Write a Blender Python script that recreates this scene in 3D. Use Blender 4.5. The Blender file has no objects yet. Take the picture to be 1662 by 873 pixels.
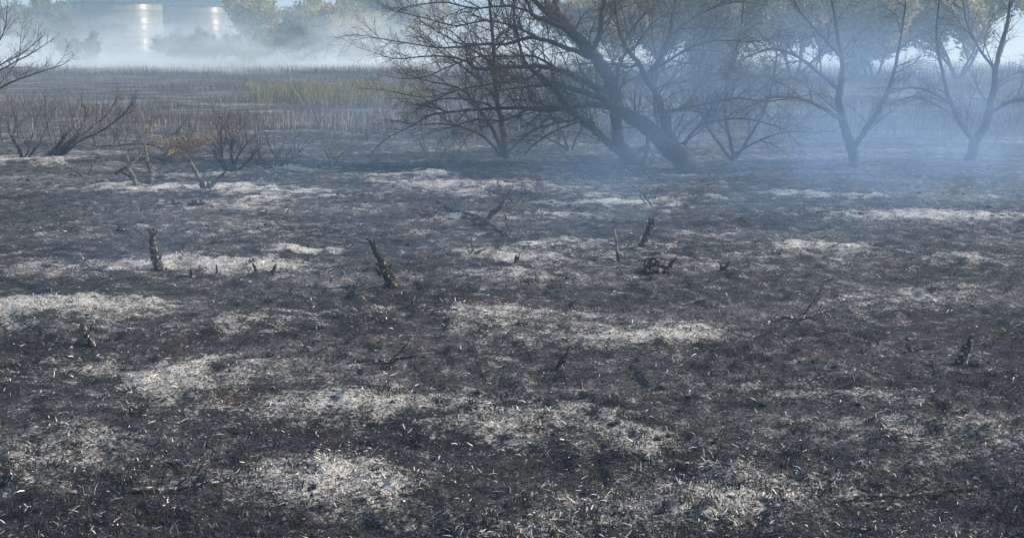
import bpy, math, random
import numpy as np
from mathutils import Vector

# ------------------------------------------------------------------ camera, sky, sun, exposure
sc = bpy.context.scene
FPX, CXP, CYP, HOR, CAMH = 2000.0, 831.0, 436.5, 60.0, 2.6
PITCH = math.atan((CYP - HOR) / FPX)
cam = bpy.data.cameras.new("camera")
cam.sensor_width = 36.0
cam.lens = FPX / 1662.0 * 36.0
cam.clip_start = 0.1
cam.clip_end = 6000.0
camo = bpy.data.objects.new("camera", cam)
sc.collection.objects.link(camo)
camo.location = (0, 0, CAMH)
camo.rotation_euler = (math.pi / 2 - PITCH, 0, 0)
sc.camera = camo

SUN_AZ, SUN_EL = math.radians(82.0), math.radians(30.0)      # clockwise from +Y, so to the right of the view
world = bpy.data.worlds.new("World")
sc.world = world
world.use_nodes = True
wn = world.node_tree
sky = wn.nodes.new("ShaderNodeTexSky")
sky.sky_type = 'NISHITA'
sky.sun_disc = False
sky.sun_elevation = SUN_EL
sky.sun_rotation = SUN_AZ
sky.dust_density = 1.0
wn.links.new(sky.outputs[0], wn.nodes["Background"].inputs[0])
wn.nodes["Background"].inputs[1].default_value = 0.15
sd = Vector((math.sin(SUN_AZ) * math.cos(SUN_EL), math.cos(SUN_AZ) * math.cos(SUN_EL), math.sin(SUN_EL)))
sun = bpy.data.lights.new("sun", 'SUN')
sun.energy = 4.4
sun.angle = math.radians(0.5)
sun.color = (1.0, 0.90, 0.76)
suno = bpy.data.objects.new("sun", sun)
sc.collection.objects.link(suno)
suno.rotation_euler = sd.to_track_quat('Z', 'Y').to_euler()
suno.location = (30, 0, 30)
sc.view_settings.view_transform = 'Standard'
sc.view_settings.look = 'None'
sc.view_settings.gamma = 1.0
sc.view_settings.exposure = 0.72
sc.cycles.volume_max_steps = 64
sc.cycles.volume_step_rate = 1.0
sc.cycles.max_bounces = 6
sc.cycles.diffuse_bounces = 2
sc.cycles.volume_bounces = 2
sc.cycles.transparent_max_bounces = 8

rng = np.random.default_rng(7)
rnd = random.Random(11)
col = sc.collection

# ------------------------------------------------------------------ measuring: a direction through a point of the photograph
CP, SP = math.cos(PITCH), math.sin(PITCH)
def ray(px, py):
    u, v = px - CXP, CYP - py
    return Vector((u, FPX * CP + v * SP, -FPX * SP + v * CP))
def gnd(px, py):
    r = ray(px, py)
    t = CAMH / -r.z
    return Vector((r.x * t, r.y * t, 0.0))
def at(px, py, Y):
    r = ray(px, py)
    t = Y / r.y
    return Vector((r.x * t, Y, CAMH + r.z * t))
def ppm(Y):                      # photo pixels per metre at depth Y
    return FPX / Y

# ------------------------------------------------------------------ noise
def _h(ix, iy, seed):
    a = (ix.astype(np.int64) * 374761393 + iy.astype(np.int64) * 668265263 + seed * 982451653) & 0xFFFFFFFF
    a = ((a ^ (a >> 13)) * 1274126177) & 0xFFFFFFFF
    a = (a ^ (a >> 16)) & 0xFFFFFFFF
    return a / 4294967295.0
def vn(x, y, seed=0):
    ix, iy = np.floor(x), np.floor(y)
    fx, fy = x - ix, y - iy
    fx = fx * fx * (3 - 2 * fx); fy = fy * fy * (3 - 2 * fy)
    a = _h(ix, iy, seed); b = _h(ix + 1, iy, seed); c = _h(ix, iy + 1, seed); d = _h(ix + 1, iy + 1, seed)
    return (a * (1 - fx) + b * fx) * (1 - fy) + (c * (1 - fx) + d * fx) * fy
def fbm(x, y, oct=4, seed=0):
    s, a, t = 0.0, 0.5, 0.0
    for i in range(oct):
        s = s + a * vn(x * 2 ** i + 17.3 * i, y * 2 ** i - 9.1 * i, seed + i)
        t += a; a *= 0.5
    return s / t
def sstep(a, b, x):
    t = np.clip((x - a) / (b - a), 0, 1)
    return t * t * (3 - 2 * t)

# ash patches: (x, y, half width, half height, strength) as measured in the photograph
ASH = [(60, 262, 95, 8, 1.0), (140, 246, 40, 3.2, .9), (330, 305, 150, 8, .85), (445, 311, 110, 8, .85), (325, 333, 85, 9, .85),
       (180, 434, 150, 16, 1.1), (60, 428, 60, 9, .6), (400, 440, 130, 12, 1.0), (505, 413, 60, 6, 1.0), (480, 276, 80, 5, .7),
       (735, 303, 145, 14, 1.0), (700, 264, 55, 4, 1.0), (675, 284, 80, 5, .75), (775, 358, 90, 5, .8), (830, 386, 70, 4, .6),
       (880, 402, 90, 6, .75), (850, 420, 120, 12, .75), (1070, 415, 150, 18, .75), (1000, 332, 90, 5, .8), (880, 331, 55, 3.5, .6),
       (962, 317, 28, 4, .6), (1180, 325, 30, 4, .6), (300, 312, 120, 4, .7), (560, 320, 60, 4, .6), (880, 352, 50, 4, .6),
       (410, 325, 70, 4, .6), (200, 300, 50, 4, .5), (340, 283, 60, 3, .5), (1120, 385, 90, 5, .45), (700, 385, 60, 4, .4),
       (120, 385, 60, 6, .3), (240, 372, 50, 6, .35), (1150, 440, 90, 14, .7), (900, 448, 180, 12, .55),
       # where the ground goes on past the edges of the picture
       (1330, 318, 90, 6, .7), (1500, 352, 120, 8, .8), (1340, 405, 110, 9, .75), (1600, 420, 100, 9, .7), (1430, 490, 150, 18, .8),
       (120, 500, 170, 14, .8), (420, 530, 140, 16, .7), (740, 505, 160, 16, .7), (1040, 545, 170, 20, .85), (250, 610, 200, 26, .9),
       (620, 650, 170, 26, .8), (930, 690, 190, 30, .8), (1330, 640, 210, 26, .8), (1580, 720, 150, 40, .9), (90, 740, 170, 40, .8),
       (480, 790, 220, 36, .9), (1160, 800, 240, 40, .85), (800, 850, 150, 30, .6)]
_P = []
for (x, y, hw, hh, s) in ASH:
    c = gnd(x, y); e1 = gnd(x, y - hh); e2 = gnd(x, y + hh)
    _P.append((c.x, c.y, abs(hw) * c.y / FPX, (e1.y - e2.y) / 2, s))
def ash_at(X, Y):
    wx = (fbm(X * 1.3, Y * 0.9, 3, 40) - .5) * 1.0
    wy = (fbm(X * 1.3, Y * 0.9, 3, 50) - .5) * 1.8
    a = np.zeros_like(X)
    for (cx, cy, rx, ry, s) in _P:
        m = (np.abs(X - cx) < rx * 2 + 1) & (np.abs(Y - cy) < ry * 2 + 2)
        if not m.any():
            continue
        k = 0.35 if ry > 0.35 else 0.15
        r = np.sqrt(((X[m] - cx + wx[m] * rx * .9) / rx) ** 2 + ((Y[m] - cy + wy[m] * min(ry, 1.2) * .9) / ry) ** 2)
        v = s * (1 - sstep(.15, 1.7, r))
        a[m] = np.maximum(a[m], v)
    brk = fbm(X * .8, Y * .55, 4, 131); brk2 = fbm(X * 3.1, Y * 2.2, 3, 171)
    a = a * (.55 + .8 * sstep(.36, .6, brk)) + (brk2 - .5) * 1.0 * sstep(.05, .4, a) + .22 * sstep(.54, .72, brk)
    return np.clip(a, 0, 1.2)
def height(X, Y, fine=True):
    X = np.asarray(X, float); Y = np.asarray(Y, float)
    h = (fbm(X * .35, Y * .35, 3, 3) - .5) * .16
    near = 1 - sstep(35, 70, Y)
    h = h + (fbm(X * 1.7, Y * 1.7, 3, 13) - .5) * .07 * near
    if fine:
        h = h + (fbm(X * 9, Y * 9, 3, 23) - .5) * .035 * near
    far = sstep(300, 1400, Y)
    return h * (1 - far)
def tuss(X, Y):
    return sstep(.52, .70, fbm(X * 4.5, Y * 4.5, 2, 401)) * (1 - sstep(25, 45, Y)) * .03
def level(X, Y):
    X = np.asarray(X, float); Y = np.asarray(Y, float)
    return height(X, Y) + ash_at(X, Y) * .035 + tuss(X, Y)
def hz(x, y):
    return float(level(np.array([x]), np.array([y]))[0])

def surf(px, py):                # where the line through a point of the photograph meets the uneven ground
    r = ray(px, py); z = 0.0
    for _ in range(6):
        t = (CAMH - z) / -r.z
        z = .5 * z + .5 * hz(r.x * t, r.y * t)
    t = (CAMH - z) / -r.z
    return Vector((r.x * t, r.y * t, z))

# ------------------------------------------------------------------ mesh helpers
def mesh_np(name, V, F, mat=None, smooth=False, attrs=None):
    V = np.ascontiguousarray(V, dtype=np.float32); F = np.ascontiguousarray(F, dtype=np.int32)
    me = bpy.data.meshes.new(name)
    n, k = F.shape
    me.vertices.add(len(V)); me.vertices.foreach_set("co", V.ravel())
    me.loops.add(n * k); me.loops.foreach_set("vertex_index", F.ravel())
    me.polygons.add(n)
    me.polygons.foreach_set("loop_start", np.arange(0, n * k, k, dtype=np.int32))
    me.polygons.foreach_set("loop_total", np.full(n, k, dtype=np.int32))
    me.polygons.foreach_set("use_smooth", np.full(n, smooth, dtype=bool))
    for nm, dom, arr in (attrs or []):
        at_ = me.attributes.new(nm, 'FLOAT', dom)
        at_.data.foreach_set("value", np.ascontiguousarray(arr, dtype=np.float32))
    me.update(calc_edges=True)
    if mat: me.materials.append(mat)
    return me
def link(name, me, parent=None):
    o = bpy.data.objects.new(name, me)
    col.objects.link(o)
    if parent: o.parent = parent
    return o
def tag(o, label=None, cat=None, group=None, kind=None):
    if label: o["label"] = label
    if cat: o["category"] = cat
    if group: o["group"] = group
    if kind: o["kind"] = kind
    return o
def empty(name, loc):
    o = bpy.data.objects.new(name, None)
    o.empty_display_size = 0.2
    o.location = loc
    col.objects.link(o)
    return o

class Acc:
    """collects tubes and leaf faces into one mesh; quads only"""
    def __init__(s): s.V = []; s.F = []; s.n = 0; s.T = []
    def tube(s, P, R, sides=5, rough=0.0, tint=0.5, cap=True):
        P = [Vector(p) for p in P]
        m = len(P)
        ang = np.arange(sides) / sides * 2 * np.pi
        ca, sa = np.cos(ang), np.sin(ang)
        prev = None
        rings = []
        for i in range(m):
            t = (P[min(i + 1, m - 1)] - P[max(i - 1, 0)])
            if t.length < 1e-9: t = Vector((0, 0, 1))
            t.normalize()
            if prev is None:
                a = Vector((1, 0, 0)) if abs(t.x) < .8 else Vector((0, 1, 0))
                u = t.cross(a).normalized()
            else:
                u = (prev - t * prev.dot(t))
                u = u.normalized() if u.length > 1e-6 else t.orthogonal().normalized()
            prev = u
            w = t.cross(u)
            rr = R[i] * (1 + (rng.random(sides) - .5) * 2 * rough) if rough else np.full(sides, R[i])
            rings.append(np.array(P[i])[None, :] + rr[:, None] * (ca[:, None] * np.array(u)[None, :] + sa[:, None] * np.array(w)[None, :]))
        V = np.concatenate(rings)
        j = np.arange(sides); j2 = (j + 1) % sides
        F = [np.stack([i * sides + j, i * sides + j2, (i + 1) * sides + j2, (i + 1) * sides + j], 1) for i in range(m - 1)]
        F = np.concatenate(F)
        s.V.append(V); s.F.append(F + s.n); s.n += len(V)
        s.T.append(np.full(len(F), tint))
        if cap and sides > 4:
            for e, ring in ((0, 0), (1, (m - 1) * sides)):
                c = np.array(P[0 if e == 0 else -1])
                s.V.append(c[None, :]); ci = s.n; s.n += 1
                off = s.n - 1 - len(V) - (0 if e == 0 else 1)
                q = [[ci, off + ring + a, off + ring + (a + 1) % sides, off + ring + (a + 2) % sides] for a in range(0, sides - 1, 2)]
                s.F.append(np.array(q)); s.T.append(np.full(len(q), tint))
    def quads(s, V, tints):           # V: (n,4,3)
        n = len(V)
        s.V.append(V.reshape(-1, 3)); s.F.append(np.arange(n * 4).reshape(n, 4) + s.n); s.n += n * 4
        s.T.append(tints)
    def build(s, name, mat, smooth=True, origin=(0, 0, 0)):
        V = np.concatenate(s.V) - np.array(origin)[None, :]
        return mesh_np(name, V, np.concatenate(s.F), mat, smooth, [("tint", 'FACE', np.concatenate(s.T))])

# ------------------------------------------------------------------ materials
def new_mat(name):
    m = bpy.data.materials.new(name); m.use_nodes = True
    nt = m.node_tree
    return m, nt, nt.nodes["Principled BSDF"]
def N(nt, typ, **kw):
    n = nt.nodes.new(typ)
    for k, v in kw.items():
        if hasattr(n, k) and not k.startswith('i_'): setattr(n, k, v)
    return n
def ramp(nt, fac, stops, interp='LINEAR'):
    r = nt.nodes.new("ShaderNodeValToRGB")
    r.color_ramp.interpolation = interp
    el = r.color_ramp.elements
    el[0].position, el[0].color = stops[0][0], (*stops[0][1], 1)
    el[1].position, el[1].color = stops[-1][0], (*stops[-1][1], 1)
    for p, c in stops[1:-1]:
        e = el.new(p); e.color = (*c, 1)
    nt.links.new(fac, r.inputs[0])
    return r.outputs[0]
def noise(nt, scale, detail=4, rough=.55, vec=None, dist=0.0):
    n = nt.nodes.new("ShaderNodeTexNoise")
    n.inputs["Scale"].default_value = scale; n.inputs["Detail"].default_value = detail; n.inputs["Roughness"].default_value = rough
    n.inputs["Distortion"].default_value = dist
    if vec is not None: nt.links.new(vec, n.inputs["Vector"])
    return n.outputs["Fac"]
def math_(nt, op, a, b=None, clamp=False):
    n = nt.nodes.new("ShaderNodeMath"); n.operation = op; n.use_clamp = clamp
    for i, v in enumerate((a, b)):
        if v is None: continue
        if isinstance(v, (int, float)): n.inputs[i].default_value = v
        else: nt.links.new(v, n.inputs[i])
    return n.outputs[0]
def mapr(nt, v, a, b, c=0.0, d=1.0, smooth=True):
    n = nt.nodes.new("ShaderNodeMapRange")
    if smooth: n.interpolation_type = 'SMOOTHSTEP'
    nt.links.new(v, n.inputs[0])
    for i, x in zip((1, 2, 3, 4), (a, b, c, d)): n.inputs[i].default_value = x
    return n.outputs[0]
def mixc(nt, fac, a, b):
    n = nt.nodes.new("ShaderNodeMix"); n.data_type = 'RGBA'
    if isinstance(fac, (int, float)): n.inputs[0].default_value = fac
    else: nt.links.new(fac, n.inputs[0])
    for i, v in ((6, a), (7, b)):
        if isinstance(v, tuple): n.inputs[i].default_value = (*v, 1)
        else: nt.links.new(v, n.inputs[i])
    return n.outputs[2]
def coord(nt, sx=1, sy=1, sz=1):
    tc = nt.nodes.new("ShaderNodeTexCoord"); mp = nt.nodes.new("ShaderNodeMapping")
    mp.inputs["Scale"].default_value = (sx, sy, sz)
    nt.links.new(tc.outputs["Object"], mp.inputs[0])
    return mp.outputs[0]
def attr(nt, name):
    a = nt.nodes.new("ShaderNodeAttribute"); a.attribute_name = name
    return a.outputs["Fac"]
def bump(nt, b, h, strength, dist):
    n = nt.nodes.new("ShaderNodeBump"); n.inputs["Strength"].default_value = strength; n.inputs["Distance"].default_value = dist
    nt.links.new(h, n.inputs["Height"]); nt.links.new(n.outputs[0], b.inputs["Normal"])

def mat_ground():
    m, nt, b = new_mat("burnt_soil")
    c = coord(nt)
    big = noise(nt, .45, 4, .6, c); mid = noise(nt, 5, 5, .65, c); fine = noise(nt, 38, 5, .7, c, .4); vf = noise(nt, 120, 3, .7, c)
    ash = attr(nt, "ash")
    # char with thin grey dust
    band = noise(nt, .55, 3, .5, coord(nt, .6, 1.3, 1))
    ch = math_(nt, 'ADD', math_(nt, 'ADD', math_(nt, 'MULTIPLY', mid, .45), math_(nt, 'MULTIPLY', fine, .55)), math_(nt, 'MULTIPLY', math_(nt, 'SUBTRACT', band, .5), .45))
    charc = ramp(nt, ch, [(.36, (.008, .008, .009)), (.46, (.030, .030, .033)), (.54, (.085, .083, .084)), (.62, (.21, .20, .19)), (.71, (.55, .52, .48))])
    brown = mixc(nt, mapr(nt, noise(nt, 1.3, 4, .6, c), .56, .72, 0, .65), charc, (.10, .062, .045))
    # ash broken into flecks
    f = math_(nt, 'ADD', ash, math_(nt, 'MULTIPLY', math_(nt, 'SUBTRACT', math_(nt, 'ADD', math_(nt, 'MULTIPLY', mid, .5), math_(nt, 'MULTIPLY', fine, .5)), .5), 5.6))
    f = mapr(nt, f, .35, 1.5, smooth=False)
    ashc = ramp(nt, math_(nt, 'ADD', math_(nt, 'MULTIPLY', fine, .6), math_(nt, 'MULTIPLY', vf, .4)), [(.34, (.10, .092, .085)), (.45, (.50, .465, .42)), (.58, (.86, .82, .75))])
    out = mixc(nt, f, brown, ashc)
    nt.links.new(out, b.inputs["Base Color"])
    b.inputs["Roughness"].default_value = .95
    b.inputs["Specular IOR Level"].default_value = .2
    hh = math_(nt, 'ADD', math_(nt, 'MULTIPLY', mid, .6), math_(nt, 'ADD', fine, math_(nt, 'MULTIPLY', vf, .4)))
    bump(nt, b, hh, 1.0, .05)
    return m
def mat_tint(name, stops, rough=.85, nscale=None, spec=.3, transl=0.0):
    m, nt, b = new_mat(name)
    t = attr(nt, "tint")
    if nscale:
        t = math_(nt, 'ADD', t, math_(nt, 'MULTIPLY', math_(nt, 'SUBTRACT', noise(nt, nscale, 3, .6, coord(nt)), .5), .5))
    c = ramp(nt, t, stops)
    nt.links.new(c, b.inputs["Base Color"])
    b.inputs["Roughness"].default_value = rough
    b.inputs["Specular IOR Level"].default_value = spec
    if transl:
        tr = nt.nodes.new("ShaderNodeBsdfTranslucent"); mx = nt.nodes.new("ShaderNodeMixShader")
        mx.inputs[0].default_value = transl
        nt.links.new(c, tr.inputs[0])
        nt.links.new(b.outputs[0], mx.inputs[1]); nt.links.new(tr.outputs[0], mx.inputs[2])
        nt.links.new(mx.outputs[0], nt.nodes["Material Output"].inputs[0])
    return m
def mat_bark(name, dark, light, char=None, scale=14, bmp=.02):
    m, nt, b = new_mat(name)
    c = coord(nt, 1, 1, .25)
    n1 = noise(nt, scale, 5, .65, c)
    colr = ramp(nt, n1, [(.35, dark), (.68, light)])
    if char:
        n2 = noise(nt, scale * 1.4, 3, .6, coord(nt, 1, 1, .6))
        colr = mixc(nt, mapr(nt, n2, char[0], char[0] + .06), colr, char[1])
    nt.links.new(colr, b.inputs["Base Color"])
    b.inputs["Roughness"].default_value = .9
    b.inputs["Specular IOR Level"].default_value = .25
    bump(nt, b, n1, .9, bmp)
    return m
M_GROUND = mat_ground()
M_LITTER = mat_tint("ash_straw", [(0, (.007, .007, .008)), (.5, (.026, .025, .026)), (.68, (.085, .078, .072)), (.78, (.34, .31, .27)), (1, (.80, .75, .66))], .9)
M_REED = mat_tint("scorched_reed", [(0, (.02, .017, .017)), (.45, (.075, .058, .05)), (.75, (.20, .16, .12)), (1, (.48, .42, .34))], .8)
M_GREEN = mat_tint("green_reed", [(0, (.055, .065, .03)), (.5, (.14, .14, .06)), (1, (.38, .32, .18))], .6, transl=.3)
M_BARK = mat_bark("tree_bark", (.014, .012, .011), (.06, .05, .042))
M_TWIG = mat_tint("twig_bark", [(0, (.018, .012, .010)), (.6, (.055, .035, .028)), (1, (.14, .095, .07))], .8)
M_BUD = mat_tint("young_bud", [(0, (.10, .10, .035)), (1, (.22, .20, .08))], .7, transl=.3)
M_CHAR = mat_bark("charred_wood", (.008, .008, .008), (.035, .032, .03), (.585, (.30, .21, .13)), 17, .012)
M_CHAR2 = mat_bark("charred_wood_with_ash", (.012, .012, .013), (.06, .056, .052), (.57, (.40, .36, .30)), 26, .012)
M_GREY = mat_bark('grey_burnt_wood', (.035, .032, .03), (.20, .18, .16), (.60, (.012, .012, .012)), 18, .01)
M_PALE = mat_bark("debarked_wood", (.10, .085, .07), (.33, .28, .23), (.62, (.03, .028, .026)), 20, .008)
M_LEAF = [mat_tint("tamarisk_foliage", [(0, (.07, .075, .05)), (.5, (.34, .28, .14)), (1, (.68, .54, .29))], .8, transl=.35),
          mat_tint("olive_foliage", [(0, (.05, .06, .035)), (.5, (.15, .15, .09)), (1, (.34, .31, .19))], .8, transl=.35)]
M_SCORCH = mat_tint("scorched_leaves", [(0, (.08, .045, .018)), (.55, (.26, .15, .05)), (1, (.55, .38, .13))], .8, transl=.35)
def mat_metal(name, c, r, met=1.0):
    m, nt, b = new_mat(name)
    n1 = noise(nt, 1.2, 4, .6, coord(nt, 1, 1, .4))
    nt.links.new(ramp(nt, n1, [(.3, tuple(x * .8 for x in c)), (.7, c)]), b.inputs["Base Color"])
    nt.links.new(mapr(nt, n1, .3, .7, r * .85, r * 1.2), b.inputs["Roughness"])
    b.inputs["Metallic"].default_value = met
    return m
M_GALV = mat_metal("galvanised_steel", (.23, .205, .15), .27, .14)
M_GALV2 = mat_metal("dull_galvanised_steel", (.15, .135, .105), .36, .14)
M_ROOF = mat_metal("weathered_roof_steel", (.05, .06, .08), .6, .1)
M_RIB = mat_metal("roof_rib_steel", (.10, .12, .15), .5, .2)

# ------------------------------------------------------------------ ground: one sheet, finer towards the camera
def build_ground():
    na, nr = 700, 620
    tt = np.linspace(-.62, .62, na)                           # x / y
    d = np.concatenate([np.array([-40, -10, 2.0]), np.geomspace(4.2, 60, nr - 60), np.geomspace(62, 1800, 57)])
    D, T = np.meshgrid(d, tt, indexing='ij')
    W = np.maximum(D, 4.2)
    X = T * W + np.sign(T) * (np.clip(np.abs(T) - .56, 0, 1) / .06) ** 2 * (60 + W * .6)
    Y = D
    Z = height(X, Y)
    A = ash_at(X, Y)
    Z = Z + A * .035
    Z = Z + tuss(X, Y)
    V = np.stack([X, Y, Z], -1).reshape(-1, 3)
    i, j = np.meshgrid(np.arange(len(d) - 1), np.arange(na - 1), indexing='ij')
    q = (i * na + j)
    F = np.stack([q, q + 1, q + na + 1, q + na], -1).reshape(-1, 4)
    me = mesh_np("ground", V, F, M_GROUND, True, [("ash", 'POINT', A.ravel())])
    tag(link("ground", me), kind='structure')
build_ground()

def build_hills():
    m, nt, b = new_mat("dry_hillside")
    nt.links.new(ramp(nt, noise(nt, .05, 5, .6, coord(nt)), [(.35, (.17, .14, .11)), (.65, (.36, .30, .23))]), b.inputs["Base Color"])
    b.inputs["Roughness"].default_value = 1
    x = np.linspace(-700, 700, 160); y = np.linspace(380, 700, 40)
    X, Y = np.meshgrid(x, y)
    Z = np.sin(np.clip((Y - 380) / 320, 0, 1) * np.pi) * (21 + 8 * fbm(X * .008, Y * .008, 4, 70)) - 1
    V = np.stack([X, Y, Z], -1).reshape(-1, 3)
    i, j = np.meshgrid(np.arange(39), np.arange(159), indexing='ij')
    q = i * 160 + j
    F = np.stack([q, q + 1, q + 161, q + 160], -1).reshape(-1, 4)
    tag(link("hills", mesh_np("hills", V, F, m, True)), kind='structure')
build_hills()

# ------------------------------------------------------------------ grain bins
def build_bin(cx, cy, R, H, label):
    root = empty("grain_bin", (cx, cy, 0))
    tag(root, label, "grain bin", "grain bins behind the smoke")
    ns, courses = 112, 8
    ang = np.linspace(0, 2 * np.pi, ns, endpoint=False)
    ch = H / courses
    rows = 36
    zz = np.linspace(0.02, ch - .02, rows)
    rr = R + .013 * np.cos(zz / .105 * 2 * np.pi)
    V = np.concatenate([np.stack([rr[i] * np.cos(ang), rr[i] * np.sin(ang), np.full(ns, zz[i])], 1) for i in range(rows)])
    lipV = np.concatenate([np.stack([r_ * np.cos(ang), r_ * np.sin(ang), np.full(ns, z_)], 1) for r_, z_ in ((R + .06, ch - .07), (R + .06, ch + .01), (R - .03, ch + .012))])
    j = np.arange(ns); j2 = (j + 1) % ns
    F = np.concatenate([np.stack([i * ns + j, i * ns + j2, (i + 1) * ns + j2, (i + 1) * ns + j], 1) for i in range(rows - 1)] +
                       [np.stack([(rows + i) * ns + j, (rows + i) * ns + j2, (rows + i + 1) * ns + j2, (rows + i + 1) * ns + j], 1) for i in range(2)])
    me = mesh_np("wall_ring", np.concatenate([V, lipV]), F, M_GALV, True)
    me2 = me.copy(); me2.materials[0] = M_GALV2
    for k in range(courses):
        o = link("wall_ring", me if k % 3 else me2, root); o.location = (0, 0, k * ch)
        o.rotation_euler.z = k * .37
        s = 1 + (.0008 if k % 2 else 0)
        o.scale = (s, s, 1)
    # roof
    sl, n = math.radians(27), 30
    Ro = R + .14
    prof = [(Ro, H - .05), (Ro, H + .03), (R * .5, H + .03 + (Ro - R * .5) * math.tan(sl)), (.5, H + .03 + (Ro - .5) * math.tan(sl)), (.5, H + .3 + (Ro - .5) * math.tan(sl)), (.02, H + .5 + (Ro - .5) * math.tan(sl))]
    V = np.concatenate([np.stack([r_ * np.cos(ang), r_ * np.sin(ang), np.full(ns, z_)], 1) for r_, z_ in prof])
    F = np.concatenate([np.stack([i * ns + j, i * ns + j2, (i + 1) * ns + j2, (i + 1) * ns + j], 1) for i in range(len(prof) - 1)])
    link("roof", mesh_np("roof", V, F, M_ROOF, False), root)
    w, t = .05, .07
    z0, z1 = H + .02, H + .03 + (Ro - .5) * math.tan(sl)
    V = np.array([[Ro + .03, -w, z0], [Ro + .03, w, z0], [Ro + .03, w, z0 + t], [Ro + .03, -w, z0 + t], [.5, -w, z1], [.5, w, z1], [.5, w, z1 + t], [.5, -w, z1 + t]])
    F = np.array([[0, 1, 2, 3], [4, 7, 6, 5], [0, 3, 7, 4], [1, 5, 6, 2], [3, 2, 6, 7], [0, 4, 5, 1]])
    me = mesh_np("roof_rib", V, F, M_RIB)
    for k in range(n):
        o = link("roof_rib", me, root); o.rotation_euler.z = k / n * 2 * math.pi + .05
p = at(187, 60, 160); build_bin(p.x, p.y, 6.0, 6.7, "left grain bin, nearer and wider, corrugated silver wall with a bright sun streak")
p = at(308, 60, 183); build_bin(p.x, p.y, 6.0, 6.85, "right grain bin, partly hidden behind the wider bin, pale wall low in smoke")

def lathe_obj(name, prof, mat, n=20, parent=None):
    ang = np.linspace(0, 2 * np.pi, n, endpoint=False); j = np.arange(n); j2 = (j + 1) % n
    V = np.concatenate([np.stack([r_ * np.cos(ang), r_ * np.sin(ang), np.full(n, z_)], 1) for r_, z_ in prof])
    F = np.concatenate([np.stack([i * n + j, i * n + j2, (i + 1) * n + j2, (i + 1) * n + j], 1) for i in range(len(prof) - 1)])
    return link(name, mesh_np(name, V, F, mat, True), parent)
p = at(76, 60, 165)
r = tag(empty("metal_stack", (p.x, p.y, 0)), "slim grey metal stack rising behind the smoky shrub, left of the grain bins", "pipe")
lathe_obj("tube", [(.36, 0), (.36, 6.2), (.30, 6.25), (.30, 9.5)], M_GALV, 20, r)
lathe_obj("collar", [(.37, 6.0), (.44, 6.02), (.44, 6.16), (.37, 6.18)], M_RIB, 20, r)
lathe_obj("cap", [(.31, 9.45), (.52, 9.5), (.5, 9.58), (.02, 9.85)], M_ROOF, 20, r)
p = at(423, 60, 155)
r = tag(empty("utility_pole", (p.x, p.y, 0)), "thin dark utility pole showing above the feathery tree right of the bins", "pole")
lathe_obj("post", [(.13, 0), (.10, 10.0), (.01, 10.05)], M_BARK, 10, r)
a = Acc(); a.tube([(-1.1, .12, 9.4), (1.1, .12, 9.4)], [.06, .06], 6); link("crossarm", a.build("crossarm", M_BARK), r)

# ------------------------------------------------------------------ leafy trees behind the smoke
def rand_dir():
    v = rng.normal(size=3); return v / np.linalg.norm(v)
def leafy_proto(seed, h, w, nleaf, leaf):
    """returns (trunk mesh, crown mesh); the crown is sprays of thin leaves gathered round forking limbs"""
    global rng
    keep = rng; rng = np.random.default_rng(seed)
    tr = Acc(); tips = []
    def grow(p, d, L, r, lev):
        n = 5; P = [p]; R = [r]
        for i in range(n):
            d = (d + Vector(rand_dir()) * .22 + Vector((0, 0, .06))).normalized()
            P.append(P[-1] + d * L / n); R.append(r * (1 - .5 * (i + 1) / n))
            if lev < 3 and i >= 1 and rng.random() < .95:
                dd = (d + Vector(rand_dir()) * .95 + Vector((0, 0, .15))).normalized()
                grow(P[-1], dd, L * rng.uniform(.5, .75), R[-1] * .7, lev + 1)
            if lev >= 1: tips.append((np.array(P[-1]), np.array(d), L))
        tr.tube(P, R, 5 if lev < 2 else 3)
    ns = rng.integers(3, 5)
    for k in range(ns):
        a_ = k / ns * 6.28 + rng.uniform(0, 1)
        sp = w / h
        d = Vector((math.cos(a_) * sp * .8, math.sin(a_) * sp * .8, 1)).normalized()
        grow(Vector((math.cos(a_) * .12, math.sin(a_) * .12, -.1)), d, h * rng.uniform(.42, .6), .11, 0)
    T = rng.permutation(len(tips))
    cr = Acc()
    clumpb = rng.random(len(tips))
    idx = rng.integers(0, len(tips), nleaf)
    P = np.array([t[0] for t in tips])[idx]; Dv = np.array([t[1] for t in tips])[idx]
    s = .036 * h
    P = P + rng.normal(size=P.shape) * s * np.array([1, 1, .8])
    ld = Dv * .7 + rng.normal(size=P.shape) * .55 + np.array([0, 0, .25])
    ld /= np.linalg.norm(ld, axis=1)[:, None]
    sd_ = np.cross(ld, rng.normal(size=P.shape)); sd_ /= np.linalg.norm(sd_, axis=1)[:, None]
    L = rng.uniform(.6, 1.5, nleaf)[:, None] * leaf * 1.1; Wd = L * .25
    Q = np.stack([P - sd_ * Wd * .3, P + ld * L * .5 - sd_ * Wd, P + ld * L, P + ld * L * .5 + sd_ * Wd], 1)
    Q[..., 2] = np.maximum(Q[..., 2], .02)
    cr.quads(Q, np.clip(clumpb[idx] * .75 + rng.random(nleaf) * .35 - .05, 0, 1))
    rng = keep
    return tr.build("trunk", M_BARK), cr
PROTO = []
for s_, h_, w_, nl, lf, mi in ((1, 8.5, 7.5, 24000, .30, 0), (2, 7.5, 8.5, 24000, .28, 0), (3, 8, 7, 20000, .30, 1), (4, 3.4, 6.0, 12000, .22, 1), (5, 7, 7.5, 22000, .26, 0)):
    tm, cr = leafy_proto(s_, h_, w_, nl, lf)
    PROTO.append((tm, cr.build("crown", M_LEAF[mi], False)))
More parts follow.
